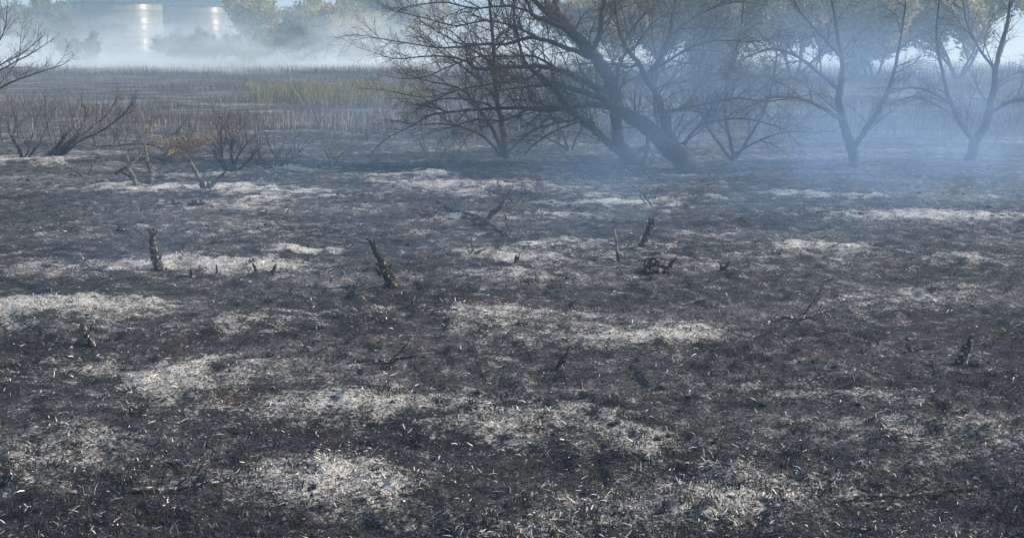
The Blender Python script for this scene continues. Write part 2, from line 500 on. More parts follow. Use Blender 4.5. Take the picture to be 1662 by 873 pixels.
def leafy(k, px, Y, sc_, rot, label, cat="tree", name="leafy_tree", group="leafy trees behind the smoke", sz=None):
    p = at(px, 60, Y)
    r = tag(empty(name, (p.x, Y, 0)), label, cat, group)
    r.rotation_euler.z = rot; r.scale = (sc_, sc_, sz or sc_)
    link("trunk", PROTO[k][0], r); link("crown", PROTO[k][1], r)
leafy(0, 428, 128, 1.0, .4, "tallest pale feathery tree beside the right-hand grain bin, pole above it")
leafy(4, 520, 122, .95, 2.0, "rounded pale tree, next to the right of the tree with the pole above it")
leafy(2, 600, 138, 1.05, 4.0, "dim olive tree behind the tips of the bare left-reaching branches")
leafy(1, 478, 120, .62, 1.0, "low spreading pale bush at the foot of the two feathery trees")
leafy(3, 350, 126, .95, 2.6, "low bush in smoke directly below the sun streak of the right-hand bin", "bush", "bush", "low bushes in the smoke")
leafy(3, 295, 128, .95, 1.0, "low dark bush in smoke in front of the seam where the two bins overlap", "bush", "bush", "low bushes in the smoke")
leafy(2, 72, 128, .78, .9, "bluish shrub in smoke in front of the metal stack", "shrub", "bush", "low bushes in the smoke")
leafy(3, 128, 122, .85, 5.0, "low sloping shrub in smoke at the left foot of the wider bin", "bush", "bush", "low bushes in the smoke")
leafy(3, 405, 118, .95, 4.4, "dark low bush in smoke under the pole, right of the grain bins", "bush", "bush", "low bushes in the smoke")
leafy(3, 585, 119, .8, 2.4, "low hazy bush just above the reed line beside the bare branch tips", "bush", "bush", "low bushes in the smoke")
leafy(4, 560, 126, .9, 5.1, "warm pale tree between the rounded tree and the dim olive one")
leafy(0, 675, 150, 1.0, 3.3, "far faint tree behind the left tips of the slim bare tree")
leafy(1, 985, 88, .9, 2.2, "olive tree seen through the fork of the big bare tree")
leafy(0, 1085, 76, .8, 5.2, "olive tree behind the slim upright stem of the leaning bare tree")
leafy(2, 1180, 70, .85, 1.2, "grey green tree thick behind the bare twigs at the right")
leafy(4, 1290, 80, 1.0, 3.2, "grey green tree in blue smoke behind the thin many-stemmed shrub")
leafy(0, 1420, 74, .9, .2, "pale tree in blue smoke, second from the far right")
leafy(1, 1560, 78, 1.0, 2.9, "pale tree in blue smoke, farthest right")
leafy(2, -40, 130, .9, 2.9, "faint tree in smoke behind the bare branches at the far left")

# ------------------------------------------------------------------ reeds
def stalks(px0, px1, py0, py1, n, hfun, wfun, tfun, mask=None, lean=.12, power=1.0):
    u = rng.random(n); px = px0 + (px1 - px0) * rng.random(n)
    py = py0 + (py1 - py0) * u ** power
    v = CYP - py; ry = FPX * CP + v * SP; rz = -FPX * SP + v * CP
    t = CAMH / -rz
    X = (px - CXP) * t; Y = ry * t
    if mask is not None:
        k = rng.random(n) < mask(px, py, X, Y); X, Y, px, py = X[k], Y[k], px[k], py[k]
    m = len(X)
    H = hfun(X, Y, m); W = wfun(X, Y, m); T = tfun(X, Y, m)
    Z = height(X, Y, False) - .02
    a = rng.random(m) * 6.283
    dx, dy = np.cos(a) * W / 2, np.sin(a) * W / 2
    lx = rng.normal(size=m) * lean * H; ly = rng.normal(size=m) * lean * H
    B = np.stack([X, Y, Z], 1)
    mid = B + np.stack([lx * .4, ly * .4, H * .55], 1)
    top = B + np.stack([lx, ly, H], 1)
    s1 = np.stack([dx, dy, dx * 0], 1)
    Q1 = np.stack([B - s1, B + s1, mid + s1 * .8, mid - s1 * .8], 1)
    Q2 = np.stack([mid - s1 * .8, mid + s1 * .8, top + s1 * .25, top - s1 * .25], 1)
    return np.concatenate([Q1, Q2]), np.concatenate([T, T])
def edge(px):                     # where the standing reeds begin, in photo rows
    return 196 + 22 * vn(px * .012, px * 0, 5) - 14 * sstep(0, 300, 300 - px)
def reed_mask(px, py, X, Y):
    patch = fbm(X * .12, Y * .3, 3, 91)
    f = sstep(.34, .55, patch)
    f = f * (1 - sstep(-4, 22, py - edge(px)))
    gap = sstep(0, 1, 1 - np.abs((px - 150) / 190) - np.abs((py - 134) / 9))     # the pale open strip at the left
    f = f * (1 - .9 * np.clip(gap * 2, 0, 1))
    return f * .9 + .06
def rt(X, Y, m):
    b = fbm(X * .2, Y * .5, 3, 77)
    pale = rng.random(m) < (.05 + .35 * sstep(.50, .66, b)) * (1 - sstep(48, 62, Y)) + .05
    return np.where(pale, .65 + .35 * rng.random(m), .15 + .45 * rng.random(m))
acc = Acc()
Q, T = stalks(-60, 1720, 114, 232, 150000, lambda X, Y, m: rng.uniform(.08, .36, m) * (1 + .4 * sstep(50, 90, Y)) * (.5 + fbm(X * .6, Y * .6, 3, 211)), lambda X, Y, m: rng.uniform(.006, .015, m), rt, reed_mask)
acc.quads(Q, T)
Q, T = stalks(-60, 1720, 112.5, 122, 16000, lambda X, Y, m: rng.uniform(.12, .6, m) * (1 + .6 * sstep(-14, 2, X)) * (.45 + 1.1 * fbm(X * .35, Y * .1, 4, 201)), lambda X, Y, m: rng.uniform(.012, .03, m), lambda X, Y, m: rng.uniform(.2, .7, m))
acc.quads(Q, T)
tag(link("reeds", acc.build("reeds", M_REED, False)), "scorched grey reed stalks standing across the marsh", "reeds", kind='stuff')
acc = Acc()
Q, T = stalks(360, 700, 142, 173, 9000, lambda X, Y, m: rng.uniform(.12, .8, m) * (.4 + fbm(X * .9, Y * .4, 3, 18)), lambda X, Y, m: rng.uniform(.012, .03, m), lambda X, Y, m: rng.random(m),
              lambda px, py, X, Y: sstep(1.25, .2, np.abs((px - 545) / 145) ** 2 + ((py - 159) / 15) ** 2 + (fbm(X * .8, Y * .35, 3, 8) - .5) * 3.4), .38)
acc.quads(Q, T)
tag(link("green_reeds", acc.build("green_reeds", M_GREEN, False)), "unburnt green and yellow reeds in the middle of the scorched marsh", "reeds", kind='stuff')

# ------------------------------------------------------------------ burnt straw and ash flakes over the near ground
def litter():
    n = 230000
    px = rng.uniform(-30, 1700, n)
    py = 215 + (900 - 215) * rng.random(n) ** .85
    v = CYP - py; ry = FPX * CP + v * SP; rz = -FPX * SP + v * CP
    t = CAMH / -rz
    X = (px - CXP) * t; Y = ry * t
    A = ash_at(X, Y)
    Z = height(X, Y) + A * .035 + tuss(X, Y)
    a = rng.random(n) * 6.283
    el = np.abs(rng.normal(size=n)) * .28
    up = rng.random(n) < .05
    el = np.where(up, rng.uniform(.5, 1.4, n), el)
    L = (.007 + .06 * rng.random(n) ** 2.4) * np.where(up, .55, 1) * (1 + .5 * sstep(12, 30, Y)); W = rng.uniform(.001, .0036, n) * (1 + 1.2 * sstep(10, 30, Y))
    d = np.stack([np.cos(a) * np.cos(el), np.sin(a) * np.cos(el), np.sin(el)], 1)
    s = np.stack([-np.sin(a), np.cos(a), rng.normal(size=n) * .4], 1) * W[:, None]
    B = np.stack([X, Y, Z - .002], 1)
    bend = rng.normal(size=(n, 3)) * L[:, None] * .05
    mid = B + d * L[:, None] * .5 + bend + np.array([0, 0, .004])
    top = B + d * L[:, None]
    Q1 = np.stack([B - s, B + s, mid + s, mid - s], 1); Q2 = np.stack([mid - s, mid + s, top + s * .3, top - s * .3], 1)
    white = rng.random(n) < .055 + .45 * A * (fbm(X * 2.2, Y * 2.2, 3, 61) > .47)
    T = np.where(white, rng.uniform(.7, 1, n), rng.uniform(0, .68, n))
    acc = Acc(); acc.quads(np.concatenate([Q1, Q2]), np.concatenate([T, T]))
    tag(link("burnt_straw", acc.build("burnt_straw", M_LITTER, False)), "burnt grass stalks and ash flakes scattered over the blackened ground", "burnt grass", kind='stuff')
    # dark lumps of half burnt sod
    n = 4200
    px = rng.uniform(-30, 1700, n); py = 222 + 670 * rng.random(n)
    v = CYP - py; ry = FPX * CP + v * SP; rz = -FPX * SP + v * CP
    t = CAMH / -rz; X = (px - CXP) * t; Y = ry * t
    Z = level(X, Y)
    acc = Acc()
    base = np.array([[1, 1, 0], [-1, 1, 0], [-1, -1, 0], [1, -1, 0], [.6, .6, .7], [-.6, .6, .7], [-.6, -.6, .7], [.6, -.6, .7]], float)
    fc = np.array([[4, 5, 6, 7], [0, 1, 5, 4], [1, 2, 6, 5], [2, 3, 7, 6], [3, 0, 4, 7]])
    for i in range(n):
        s_ = (.004 + .022 * rng.random() ** 2.5) * (1 + (Y[i] > 15) * .6)
        vv = base + rng.normal(size=(8, 3)) * .28
        c, s2 = math.cos(i), math.sin(i)
        vv = vv @ np.array([[c, -s2, 0], [s2, c, 0], [0, 0, .7]])
        vv = vv * s_ + np.array([X[i], Y[i], Z[i] - .006])
        acc.quads(vv[fc], np.full(5, rng.uniform(0, .5)))
    tag(link("char_crumbs", acc.build("char_crumbs", M_LITTER, False)), "small crumbs of charred sod and charcoal on the ground", "charcoal crumbs", kind='stuff')
litter()
def stubble():
    n = 2400
    px = rng.uniform(-30, 1700, n); py = 225 + 660 * rng.random(n)
    v = CYP - py; ry = FPX * CP + v * SP; rz = -FPX * SP + v * CP
    t = CAMH / -rz; X = (px - CXP) * t; Y = ry * t
    k = rng.random(n) < sstep(.40, .60, fbm(X * 1.1, Y * 1.1, 3, 301)); X, Y = X[k], Y[k]
    nb = 16
    cx = np.repeat(X, nb) + rng.normal(size=len(X) * nb) * .03; cy = np.repeat(Y, nb) + rng.normal(size=len(X) * nb) * .03
    m = len(cx); Z = level(cx, cy) - .004
    size = np.repeat(rng.uniform(.5, 1.6, len(X)), nb)
    H = rng.uniform(.01, .05, m) * size; W = rng.uniform(.0015, .004, m)
    lx, ly = rng.normal(size=m) * H * .5, rng.normal(size=m) * H * .5
    a = rng.random(m) * 6.283; s1 = np.stack([np.cos(a) * W, np.sin(a) * W, a * 0], 1)
    B = np.stack([cx, cy, Z], 1); M = B + np.stack([lx * .4, ly * .4, H * .6], 1); T = B + np.stack([lx, ly, H], 1)
    tn = np.repeat(rng.uniform(0, .55, len(X)), nb) + rng.random(m) * .3
    ac = Acc(); ac.quads(np.concatenate([np.stack([B - s1, B + s1, M + s1, M - s1], 1), np.stack([M - s1, M + s1, T + s1 * .4, T - s1 * .4], 1)]), np.concatenate([tn, tn]))
    tag(link("burnt_stubble", ac.build("burnt_stubble", M_LITTER, False)), "short tufts of burnt grass stubble standing in the char", "burnt grass", kind='stuff')
stubble()

# ------------------------------------------------------------------ bare trees
def smooth_path(P, R, sub=4):
    """Catmull-Rom through the given points"""
    out, rr = [], []
    n = len(P)
    for i in range(n - 1):
        p0, p1, p2, p3 = P[max(i - 1, 0)], P[i], P[i + 1], P[min(i + 2, n - 1)]
        for k in range(sub):
            t = k / sub
            out.append(.5 * ((2 * p1) + (p2 - p0) * t + (2 * p0 - 5 * p1 + 4 * p2 - p3) * t * t + (3 * p1 - p0 - 3 * p2 + p3) * t ** 3))
            rr.append(R[i] * (1 - t) + R[i + 1] * t)
    out.append(P[-1]); rr.append(R[-1])
    return out, rr
def twig(acc, p, d, L, r, lev, buds, droop):
    n = max(3, min(7, int(L / .09)))
    P, R = [p], [r]
    curve = Vector(rand_dir()) * .10
    for i in range(n):
        f = (i + 1) / n
        d = (d + curve + Vector(rand_dir()) * .09 + Vector((0, 0, (.10 - droop * f) if lev < 3 else .03))).normalized()
        P.append(P[-1] + d * (L / n)); R.append(max(.0026, r * (1 - .7 * f)))
        if P[-1].z < .12:
            break
        if lev < 3:
            k = 1 if lev == 2 else 2
            for _ in range(k):
                if rng.random() < (.80 if lev == 1 else .72):
                    side = Vector(rand_dir()); side = (side - d * side.dot(d))
                    side = side.normalized() if side.length > .01 else Vector((0, 0, 1))
                    dd = (d * .75 + side * rng.uniform(.45, .9)).normalized()
                    twig(acc, P[-1], dd, L * rng.uniform(.28, .62) * (1.15 - .5 * f), R[-1] * .7, lev + 1, buds, droop)
    acc.tube(P, R, 4 if lev == 1 else 3, tint=rng.random(), cap=False)
    if buds is not None and lev == 3 and rng.random() < .5:
        buds.append(P[-1])
def bare_tree(name, label, base, limbs, Ld=.27, Ll=(.5, 1.5), seed=1, depthvar=1.3, droop=.24, group="bare trees by the marsh", twig_scale=1.0, clump=True, skip=.0, cat="tree", mat=M_BARK):
    """limbs: (part name, [(px, py, width px)], side reach in depth)"""
    global rng
    rng = np.random.default_rng(seed)
    g = surf(*base); Y0 = g.y
    O = Vector((g.x, g.y, hz(g.x, g.y)))
    root = tag(empty(name, O), label, cat, group)
    tw = Acc(); buds = [] if clump else None
    for (nm, pts, dep) in limbs:
        n = len(pts)
        P, R = [], []
        tot = 0; ls = [0]
        for i in range(1, n):
            tot += math.hypot(pts[i][0] - pts[i - 1][0], pts[i][1] - pts[i - 1][1]); ls.append(tot)
        for i, (x, y, w) in enumerate(pts):
            Y = Y0 + dep[0] + (dep[1] - dep[0]) * ls[i] / max(tot, 1e-6) + rng.normal() * .03
            q = at(x, y, Y); P.append(q); R.append(w / ppm(Y) / 2)
        if nm == "trunk": P[0].z = O.z - .12
        P, R = smooth_path(P, R, 5)
        P = [p + Vector(rand_dir()) * min(.02, R[i] * .25) for i, p in enumerate(P)]
        a = Acc(); a.tube(P, R, 12 if max(R) > .06 else 7, .07)
        link(nm, a.build(nm, mat, True, O), root)
        # side shoots
        acc_l = 0
        for i in range(2, len(P)):
            seg = (P[i] - P[i - 1]); acc_l += seg.length
            f = i / len(P)
            step = Ld * (.7 + .6 * rng.random())
            if P[i].z < .35 + skip or (nm == "trunk" and f < .3) : acc_l = 0; continue
            while acc_l > step:
                acc_l -= step
                d = seg.normalized()
                side = Vector(rand_dir()); side.y *= .9
                side = (side - d * side.dot(d)).normalized()
                if side.z < -.3 and rng.random() < .6: side.z *= -1
                dd = (d * rng.uniform(.4, 1.1) + side * .8).normalized()
                twig(tw, P[i], dd, rng.uniform(*Ll) * (1.1 - .45 * f) * twig_scale, min(R[i] * .6, .016) * .8 + .003, 1, buds, droop)
        # the limb's own end carries on as a twig
        twig(tw, P[-1], (P[-1] - P[-2]).normalized(), rng.uniform(*Ll) * .8 * twig_scale, R[-1], 1, buds, droop)
    o = link("twigs", tw.build("twigs", M_TWIG, True, O), root); o["kind"] = 'stuff'
    if buds:
        B = np.array([list(b) for b in buds]); n = len(B) * 3
        B = np.repeat(B, 3, 0) + rng.normal(size=(n, 3)) * .015
        ld = rng.normal(size=(n, 3)); ld[:, 2] = np.abs(ld[:, 2]); ld /= np.linalg.norm(ld, axis=1)[:, None]
        sd_ = np.cross(ld, rng.normal(size=(n, 3))); sd_ /= np.linalg.norm(sd_, axis=1)[:, None]
        L = rng.uniform(.012, .03, n)[:, None]
        Q = np.stack([B, B + ld * L * .5 + sd_ * L * .25, B + ld * L, B + ld * L * .5 - sd_ * L * .25], 1)
        a = Acc(); a.quads(Q, rng.random(n))
        o = link("buds", a.build("buds", M_BUD, False, O), root); o["kind"] = 'stuff'
    return root

bare_tree("bare_tree", "slim bare tree with several stems fanning from one foot, left of the big trunks", (819, 256), [
    ("trunk", [(820, 259, 18), (819, 240, 11.5), (816, 205, 9.5), (809, 172, 8), (804, 140, 7.5), (802, 110, 7), (801, 75, 6), (797, 35, 5), (793, -12, 3)], (0, .3)),
    ("limb", [(816, 254, 8), (808, 228, 7), (796, 203, 6.5), (781, 182, 6), (768, 167, 5), (756, 150, 4), (738, 141, 3), (700, 133, 2)], (0, -.8)),
    ("limb", [(813, 254, 5), (797, 234, 4.5), (776, 217, 4), (750, 207, 3), (716, 201, 2.5), (690, 203, 1.8)], (0, -1.1)),
    ("limb", [(822, 252, 3.5), (842, 230, 3.2), (872, 210, 3), (905, 196, 2.4), (935, 180, 1.8)], (0, .9)),
    ("limb", [(806, 160, 4), (786, 140, 3.4), (756, 112, 3), (730, 95, 2.4), (700, 72, 1.8)], (.2, 1.1)),
    ("limb", [(803, 120, 3.6), (788, 95, 3), (760, 78, 2.6), (735, 66, 2), (690, 40, 1.6)], (.2, -1.0)),
    ("limb", [(801, 85, 3.6), (822, 58, 3), (830, 20, 2.6), (838, -20, 2)], (.3, 1.3)),
    ("limb", [(812, 185, 3.6), (790, 170, 3), (745, 160, 2.6), (700, 165, 2), (672, 182, 1.6)], (.1, -1.4)),
], Ld=.24, Ll=(.5, 1.3), seed=3)

bare_tree("bare_tree", "big bare tree with the upright trunk sweeping up to the left", (1035, 268), [
    ("trunk", [(1044, 273, 42), (1022, 254, 26), (1006, 235, 21), (1001, 212, 18), (1001, 185, 20), (1001, 160, 23), (988, 128, 21), (967, 96, 19), (940, 66, 17), (912, 42, 12), (885, 18, 9), (855, -12, 6)], (0, .2)),
    ("limb", [(1026, 260, 15), (1000, 242, 14), (982, 226, 13), (958, 206, 12), (936, 190, 11), (918, 172, 9), (902, 150, 7.5), (884, 128, 6.5), (867, 118, 5.5), (853, 101, 5), (842, 70, 4.5), (834, 30, 4), (836, -15, 3)], (0, .6)),
    ("limb", [(992, 176, 10), (960, 170, 9), (925, 175, 8), (880, 178, 7), (840, 175, 6), (790, 177, 5), (740, 181, 4), (700, 187, 3), (668, 205, 2)], (0, -.9)),
    ("limb", [(968, 168, 6), (930, 172, 6), (890, 180, 5), (858, 178, 4.5), (838, 188, 4.5), (812, 196, 4), (775, 194, 3), (740, 204, 2.4), (700, 216, 1.6)], (0, -1.6)),
    ("limb", [(985, 150, 11), (955, 136, 10), (925, 120, 9), (890, 110, 8), (850, 108, 7), (812, 111, 6), (775, 112, 5), (757, 100, 4), (725, 92, 3), (690, 92, 2), (650, 96, 1.6)], (0, -.6)),
    ("limb", [(966, 98, 9), (930, 82, 8), (892, 68, 6.5), (860, 62, 5.5), (820, 72, 4.5), (785, 72, 4), (750, 76, 3.4), (715, 78, 2.6), (660, 70, 1.8), (610, 62, 1.4)], (0, 1.0)),
    ("limb", [(915, 46, 8), (890, 34, 8), (866, 26, 7), (858, 8, 6), (838, -20, 4)], (0, -.5)),
    ("limb", [(962, 84, 10), (972, 60, 9), (976, 30, 8), (982, -15, 6)], (0, .4)),
    ("limb", [(942, 68, 8), (928, 45, 7), (905, 15, 6), (895, -15, 4)], (0, .9)),
    ("limb", [(1000, 150, 6), (1003, 115, 6), (1012, 92, 5), (1030, 78, 4), (1042, 60, 3)], (0, -.6)),
    ("limb", [(965, 200, 5), (930, 196, 4), (895, 202, 3.6), (862, 214, 3), (836, 236, 2)], (0, -1.0)),
    ("limb", [(950, 196, 4), (918, 205, 3.4), (880, 225, 2.8), (852, 250, 1.8)], (0, -1.3)),
    ("limb", [(905, 112, 5), (868, 92, 4), (830, 92, 3.4), (780, 92, 3), (735, 106, 2.2), (690, 125, 1.8), (650, 128, 1.4)], (.1, 1.6)),
    ("limb", [(880, 110, 4.5), (855, 130, 4), (820, 134, 3.4), (776, 140, 3), (730, 150, 2.4), (690, 158, 1.8), (640, 150, 1.4)], (0, -1.8)),
    ("limb", [(880, 66, 4), (840, 45, 3.4), (790, 34, 3), (740, 42, 2.4), (690, 30, 2), (640, 18, 1.5)], (.4, 1.8)),
    ("limb", [(862, 20, 4), (820, 10, 3.4), (770, 14, 3), (720, 4, 2.4), (670, 10, 1.8)], (.2, 1.4)),
], Ld=.19, Ll=(.5, 1.4), seed=5)

bare_tree("bare_tree", "leaning bare tree with the thickest trunk, slanting left across the upright one", (1112, 278), [
    ("trunk", [(1126, 284, 52), (1108, 262, 33), (1088, 242, 29), (1066, 222, 27), (1046, 204, 25), (1024, 190, 23), (1006, 178, 17), (985, 166, 12), (955, 152, 10), (920, 142, 8), (885, 138, 6), (850, 142, 4)], (0, .5)),
    ("limb", [(1098, 250, 18), (1088, 222, 16), (1078, 196, 14), (1072, 170, 12), (1060, 145, 10), (1046, 122, 9), (1034, 100, 8), (1016, 78, 7), (1004, 45, 6), (998, 0, 4)], (0, .8)),
    ("limb", [(1052, 138, 8), (1062, 112, 8), (1076, 84, 7.5), (1088, 52, 7), (1094, 15, 6), (1102, -20, 4)], (.6, .9)),
    ("limb", [(1048, 205, 8), (1052, 228, 7), (1048, 250, 7), (1044, 262, 7)], (0, -.3)),
    ("limb", [(1110, 236, 6), (1122, 218, 5), (1140, 203, 4.5), (1170, 195, 4), (1215, 194, 3), (1260, 205, 2)], (0, -.7)),
    ("limb", [(1078, 182, 6), (1110, 176, 5), (1150, 168, 4), (1195, 160, 3.4), (1240, 165, 2.4)], (.3, -.8)),
    ("limb", [(1088, 60, 5), (1116, 36, 4), (1150, 16, 3.4), (1190, 4, 2.6), (1230, 6, 2)], (.8, 1.8)),
    ("limb", [(1064, 112, 5), (1096, 92, 4.4), (1130, 74, 3.8), (1168, 66, 3), (1210, 68, 2)], (.8, -.6)),
    ("limb", [(1010, 74, 5), (1024, 50, 4), (1046, 22, 3.4), (1060, -10, 2.6)], (.8, 2.0)),
    ("limb", [(1060, 146, 5), (1090, 136, 4), (1130, 130, 3.4), (1180, 118, 2.8), (1225, 124, 2)], (.6, 1.9)),
    ("limb", [(1036, 102, 5), (1020, 110, 4), (990, 104, 3), (960, 112, 2)], (.6, 2.2)),
], Ld=.16, Ll=(.5, 1.4), seed=8)

bare_tree("bare_shrub", "thin many-stemmed bare shrub in the blue smoke right of the leaning trunk", (1190, 262), [
    ("trunk", [(1190, 263, 8), (1188, 240, 7), (1180, 205, 6), (1176, 160, 5), (1184, 110, 4), (1200, 60, 3), (1206, 10, 2)], (0, .3)),
    ("limb", [(1186, 258, 6), (1165, 230, 5), (1142, 195, 4), (1128, 150, 3), (1122, 100, 2)], (0, .6)),
    ("limb", [(1194, 258, 6), (1215, 225, 5), (1240, 180, 4), (1255, 130, 3), (1262, 70, 2)], (0, -.5)),
    ("limb", [(1192, 250, 5), (1225, 232, 4), (1270, 215, 3), (1310, 215, 2)], (0, -.8)),
    ("limb", [(1182, 215, 4), (1155, 190, 3.4), (1120, 178, 2.6), (1090, 182, 2)], (0, -.9)),
], Ld=.17, Ll=(.5, 1.3), seed=12)
bare_tree("bare_shrub", "bare shrub of thin upright stems behind the leaning trunk", (1075, 246), [
    ("trunk", [(1075, 247, 6), (1070, 215, 5), (1062, 170, 4), (1066, 110, 3), (1058, 50, 2.4), (1062, -10, 2)], (0, .4)),
    ("limb", [(1078, 245, 5), (1100, 205, 4), (1128, 150, 3.4), (1140, 90, 2.6), (1150, 30, 2)], (0, .7)),
    ("limb", [(1080, 244, 4), (1120, 225, 3.4), (1160, 190, 2.6), (1196, 140, 2)], (0, -.5)),
    ("limb", [(1072, 240, 4), (1046, 215, 3.4), (1030, 185, 2.6), (1034, 140, 2)], (0, .5)),
], Ld=.2, Ll=(.5, 1.4), seed=13)
bare_tree("bare_shrub", "low bare shrub of arching stems between the slim tree and the upright trunk", (925, 244), [
    ("trunk", [(925, 245, 5), (915, 222, 4), (900, 195, 3), (880, 170, 2.4), (862, 150, 1.8)], (0, .4)),
    ("limb", [(928, 244, 4), (940, 215, 3.4), (962, 188, 2.6), (975, 150, 2)], (0, .6)),
    ("limb", [(922, 243, 4), (895, 228, 3), (868, 220, 2.4), (845, 226, 1.6)], (0, -.4)),
], Ld=.2, Ll=(.4, 1.1), seed=14)
bare_tree("bare_tree", "bare tree standing in blue smoke, second in the row past the leaning trunk", (1385, 270), [
    ("trunk", [(1388, 272, 20), (1384, 245, 17), (1370, 205, 14), (1362, 160, 12), (1368, 110, 9), (1360, 60, 7), (1350, 0, 4)], (0, .3)),
    ("limb", [(1382, 245, 10), (1405, 210, 9), (1432, 170, 8), (1450, 120, 6), (1462, 60, 4), (1470, 5, 3)], (0, -.6)),
    ("limb", [(1370, 200, 8), (1335, 175, 7), (1295, 160, 5), (1255, 158, 4), (1220, 172, 2)], (0, -.8)),
    ("limb", [(1364, 150, 7), (1325, 115, 6), (1290, 90, 5), (1250, 80, 4), (1215, 92, 2)], (.2, .9)),
    ("limb", [(1430, 175, 6), (1470, 160, 5), (1510, 158, 4), (1545, 172, 2)], (-.5, .6)),
    ("limb", [(1366, 95, 5), (1330, 55, 4), (1300, 20, 3), (1280, -15, 2)], (.2, -.9)),
], Ld=.27, Ll=(.55, 1.4), seed=15)
bare_tree("bare_tree", "bare tree leaning right in blue smoke, farthest right of the row", (1575, 262), [
    ("trunk", [(1570, 264, 18), (1582, 235, 16), (1600, 200, 13), (1612, 150, 11), (1618, 100, 8), (1632, 50, 6), (1640, 0, 4)], (0, .4)),
    ("limb", [(1582, 232, 9), (1560, 200, 8), (1540, 160, 7), (1528, 110, 5), (1520, 55, 4), (1524, 5, 3)], (0, -.7)),
    ("limb", [(1604, 185, 7), (1640, 165, 6), (1680, 160, 4), (1720, 170, 2)], (0, -.5)),
    ("limb", [(1545, 170, 6), (1510, 150, 5), (1480, 142, 4), (1450, 150, 2)], (-.4, .8)),
    ("limb", [(1616, 115, 5), (1590, 80, 4), (1570, 40, 3), (1562, -5, 2)], (.2, .9)),
], Ld=.27, Ll=(.55, 1.4), seed=18)

bare_tree("bare_tree", "bare willow reaching in from the left edge of the view", (-75, 232), [
    ("trunk", [(-75, 233, 8.40), (-70, 210, 7.20), (-55, 180, 6.00), (-30, 160, 4.80), (-8, 148, 3.60), (18, 134, 3.00), (45, 124, 2.40), (75, 114, 1.80), (100, 106, 1.08)], (0, -.5)),
    ("limb", [(-66, 200, 4.80), (-45, 160, 4.20), (-20, 125, 3.00), (5, 103, 2.40), (35, 88, 1.80), (62, 66, 1.20)], (0, .4)),
    ("limb", [(-66, 200, 4.80), (-50, 150, 4.20), (-25, 105, 3.00), (-5, 75, 2.40), (8, 45, 1.80), (12, 10, 1.20)], (0, .8)),
    ("limb", [(-40, 165, 3.00), (-15, 125, 2.40), (12, 108, 2.04), (45, 90, 1.56), (75, 72, 1.08)], (-.1, -.8)),
    ("limb", [(-60, 130, 2.40), (-30, 80, 2.04), (-10, 40, 1.80), (-5, 0, 1.20)], (.3, .5)),
    ("limb", [(-10, 150, 2.40), (15, 118, 1.80), (30, 95, 1.44), (34, 60, 1.08)], (-.2, .6)),
], Ld=.26, Ll=(.4, 1.0), seed=21, droop=.05, clump=False)

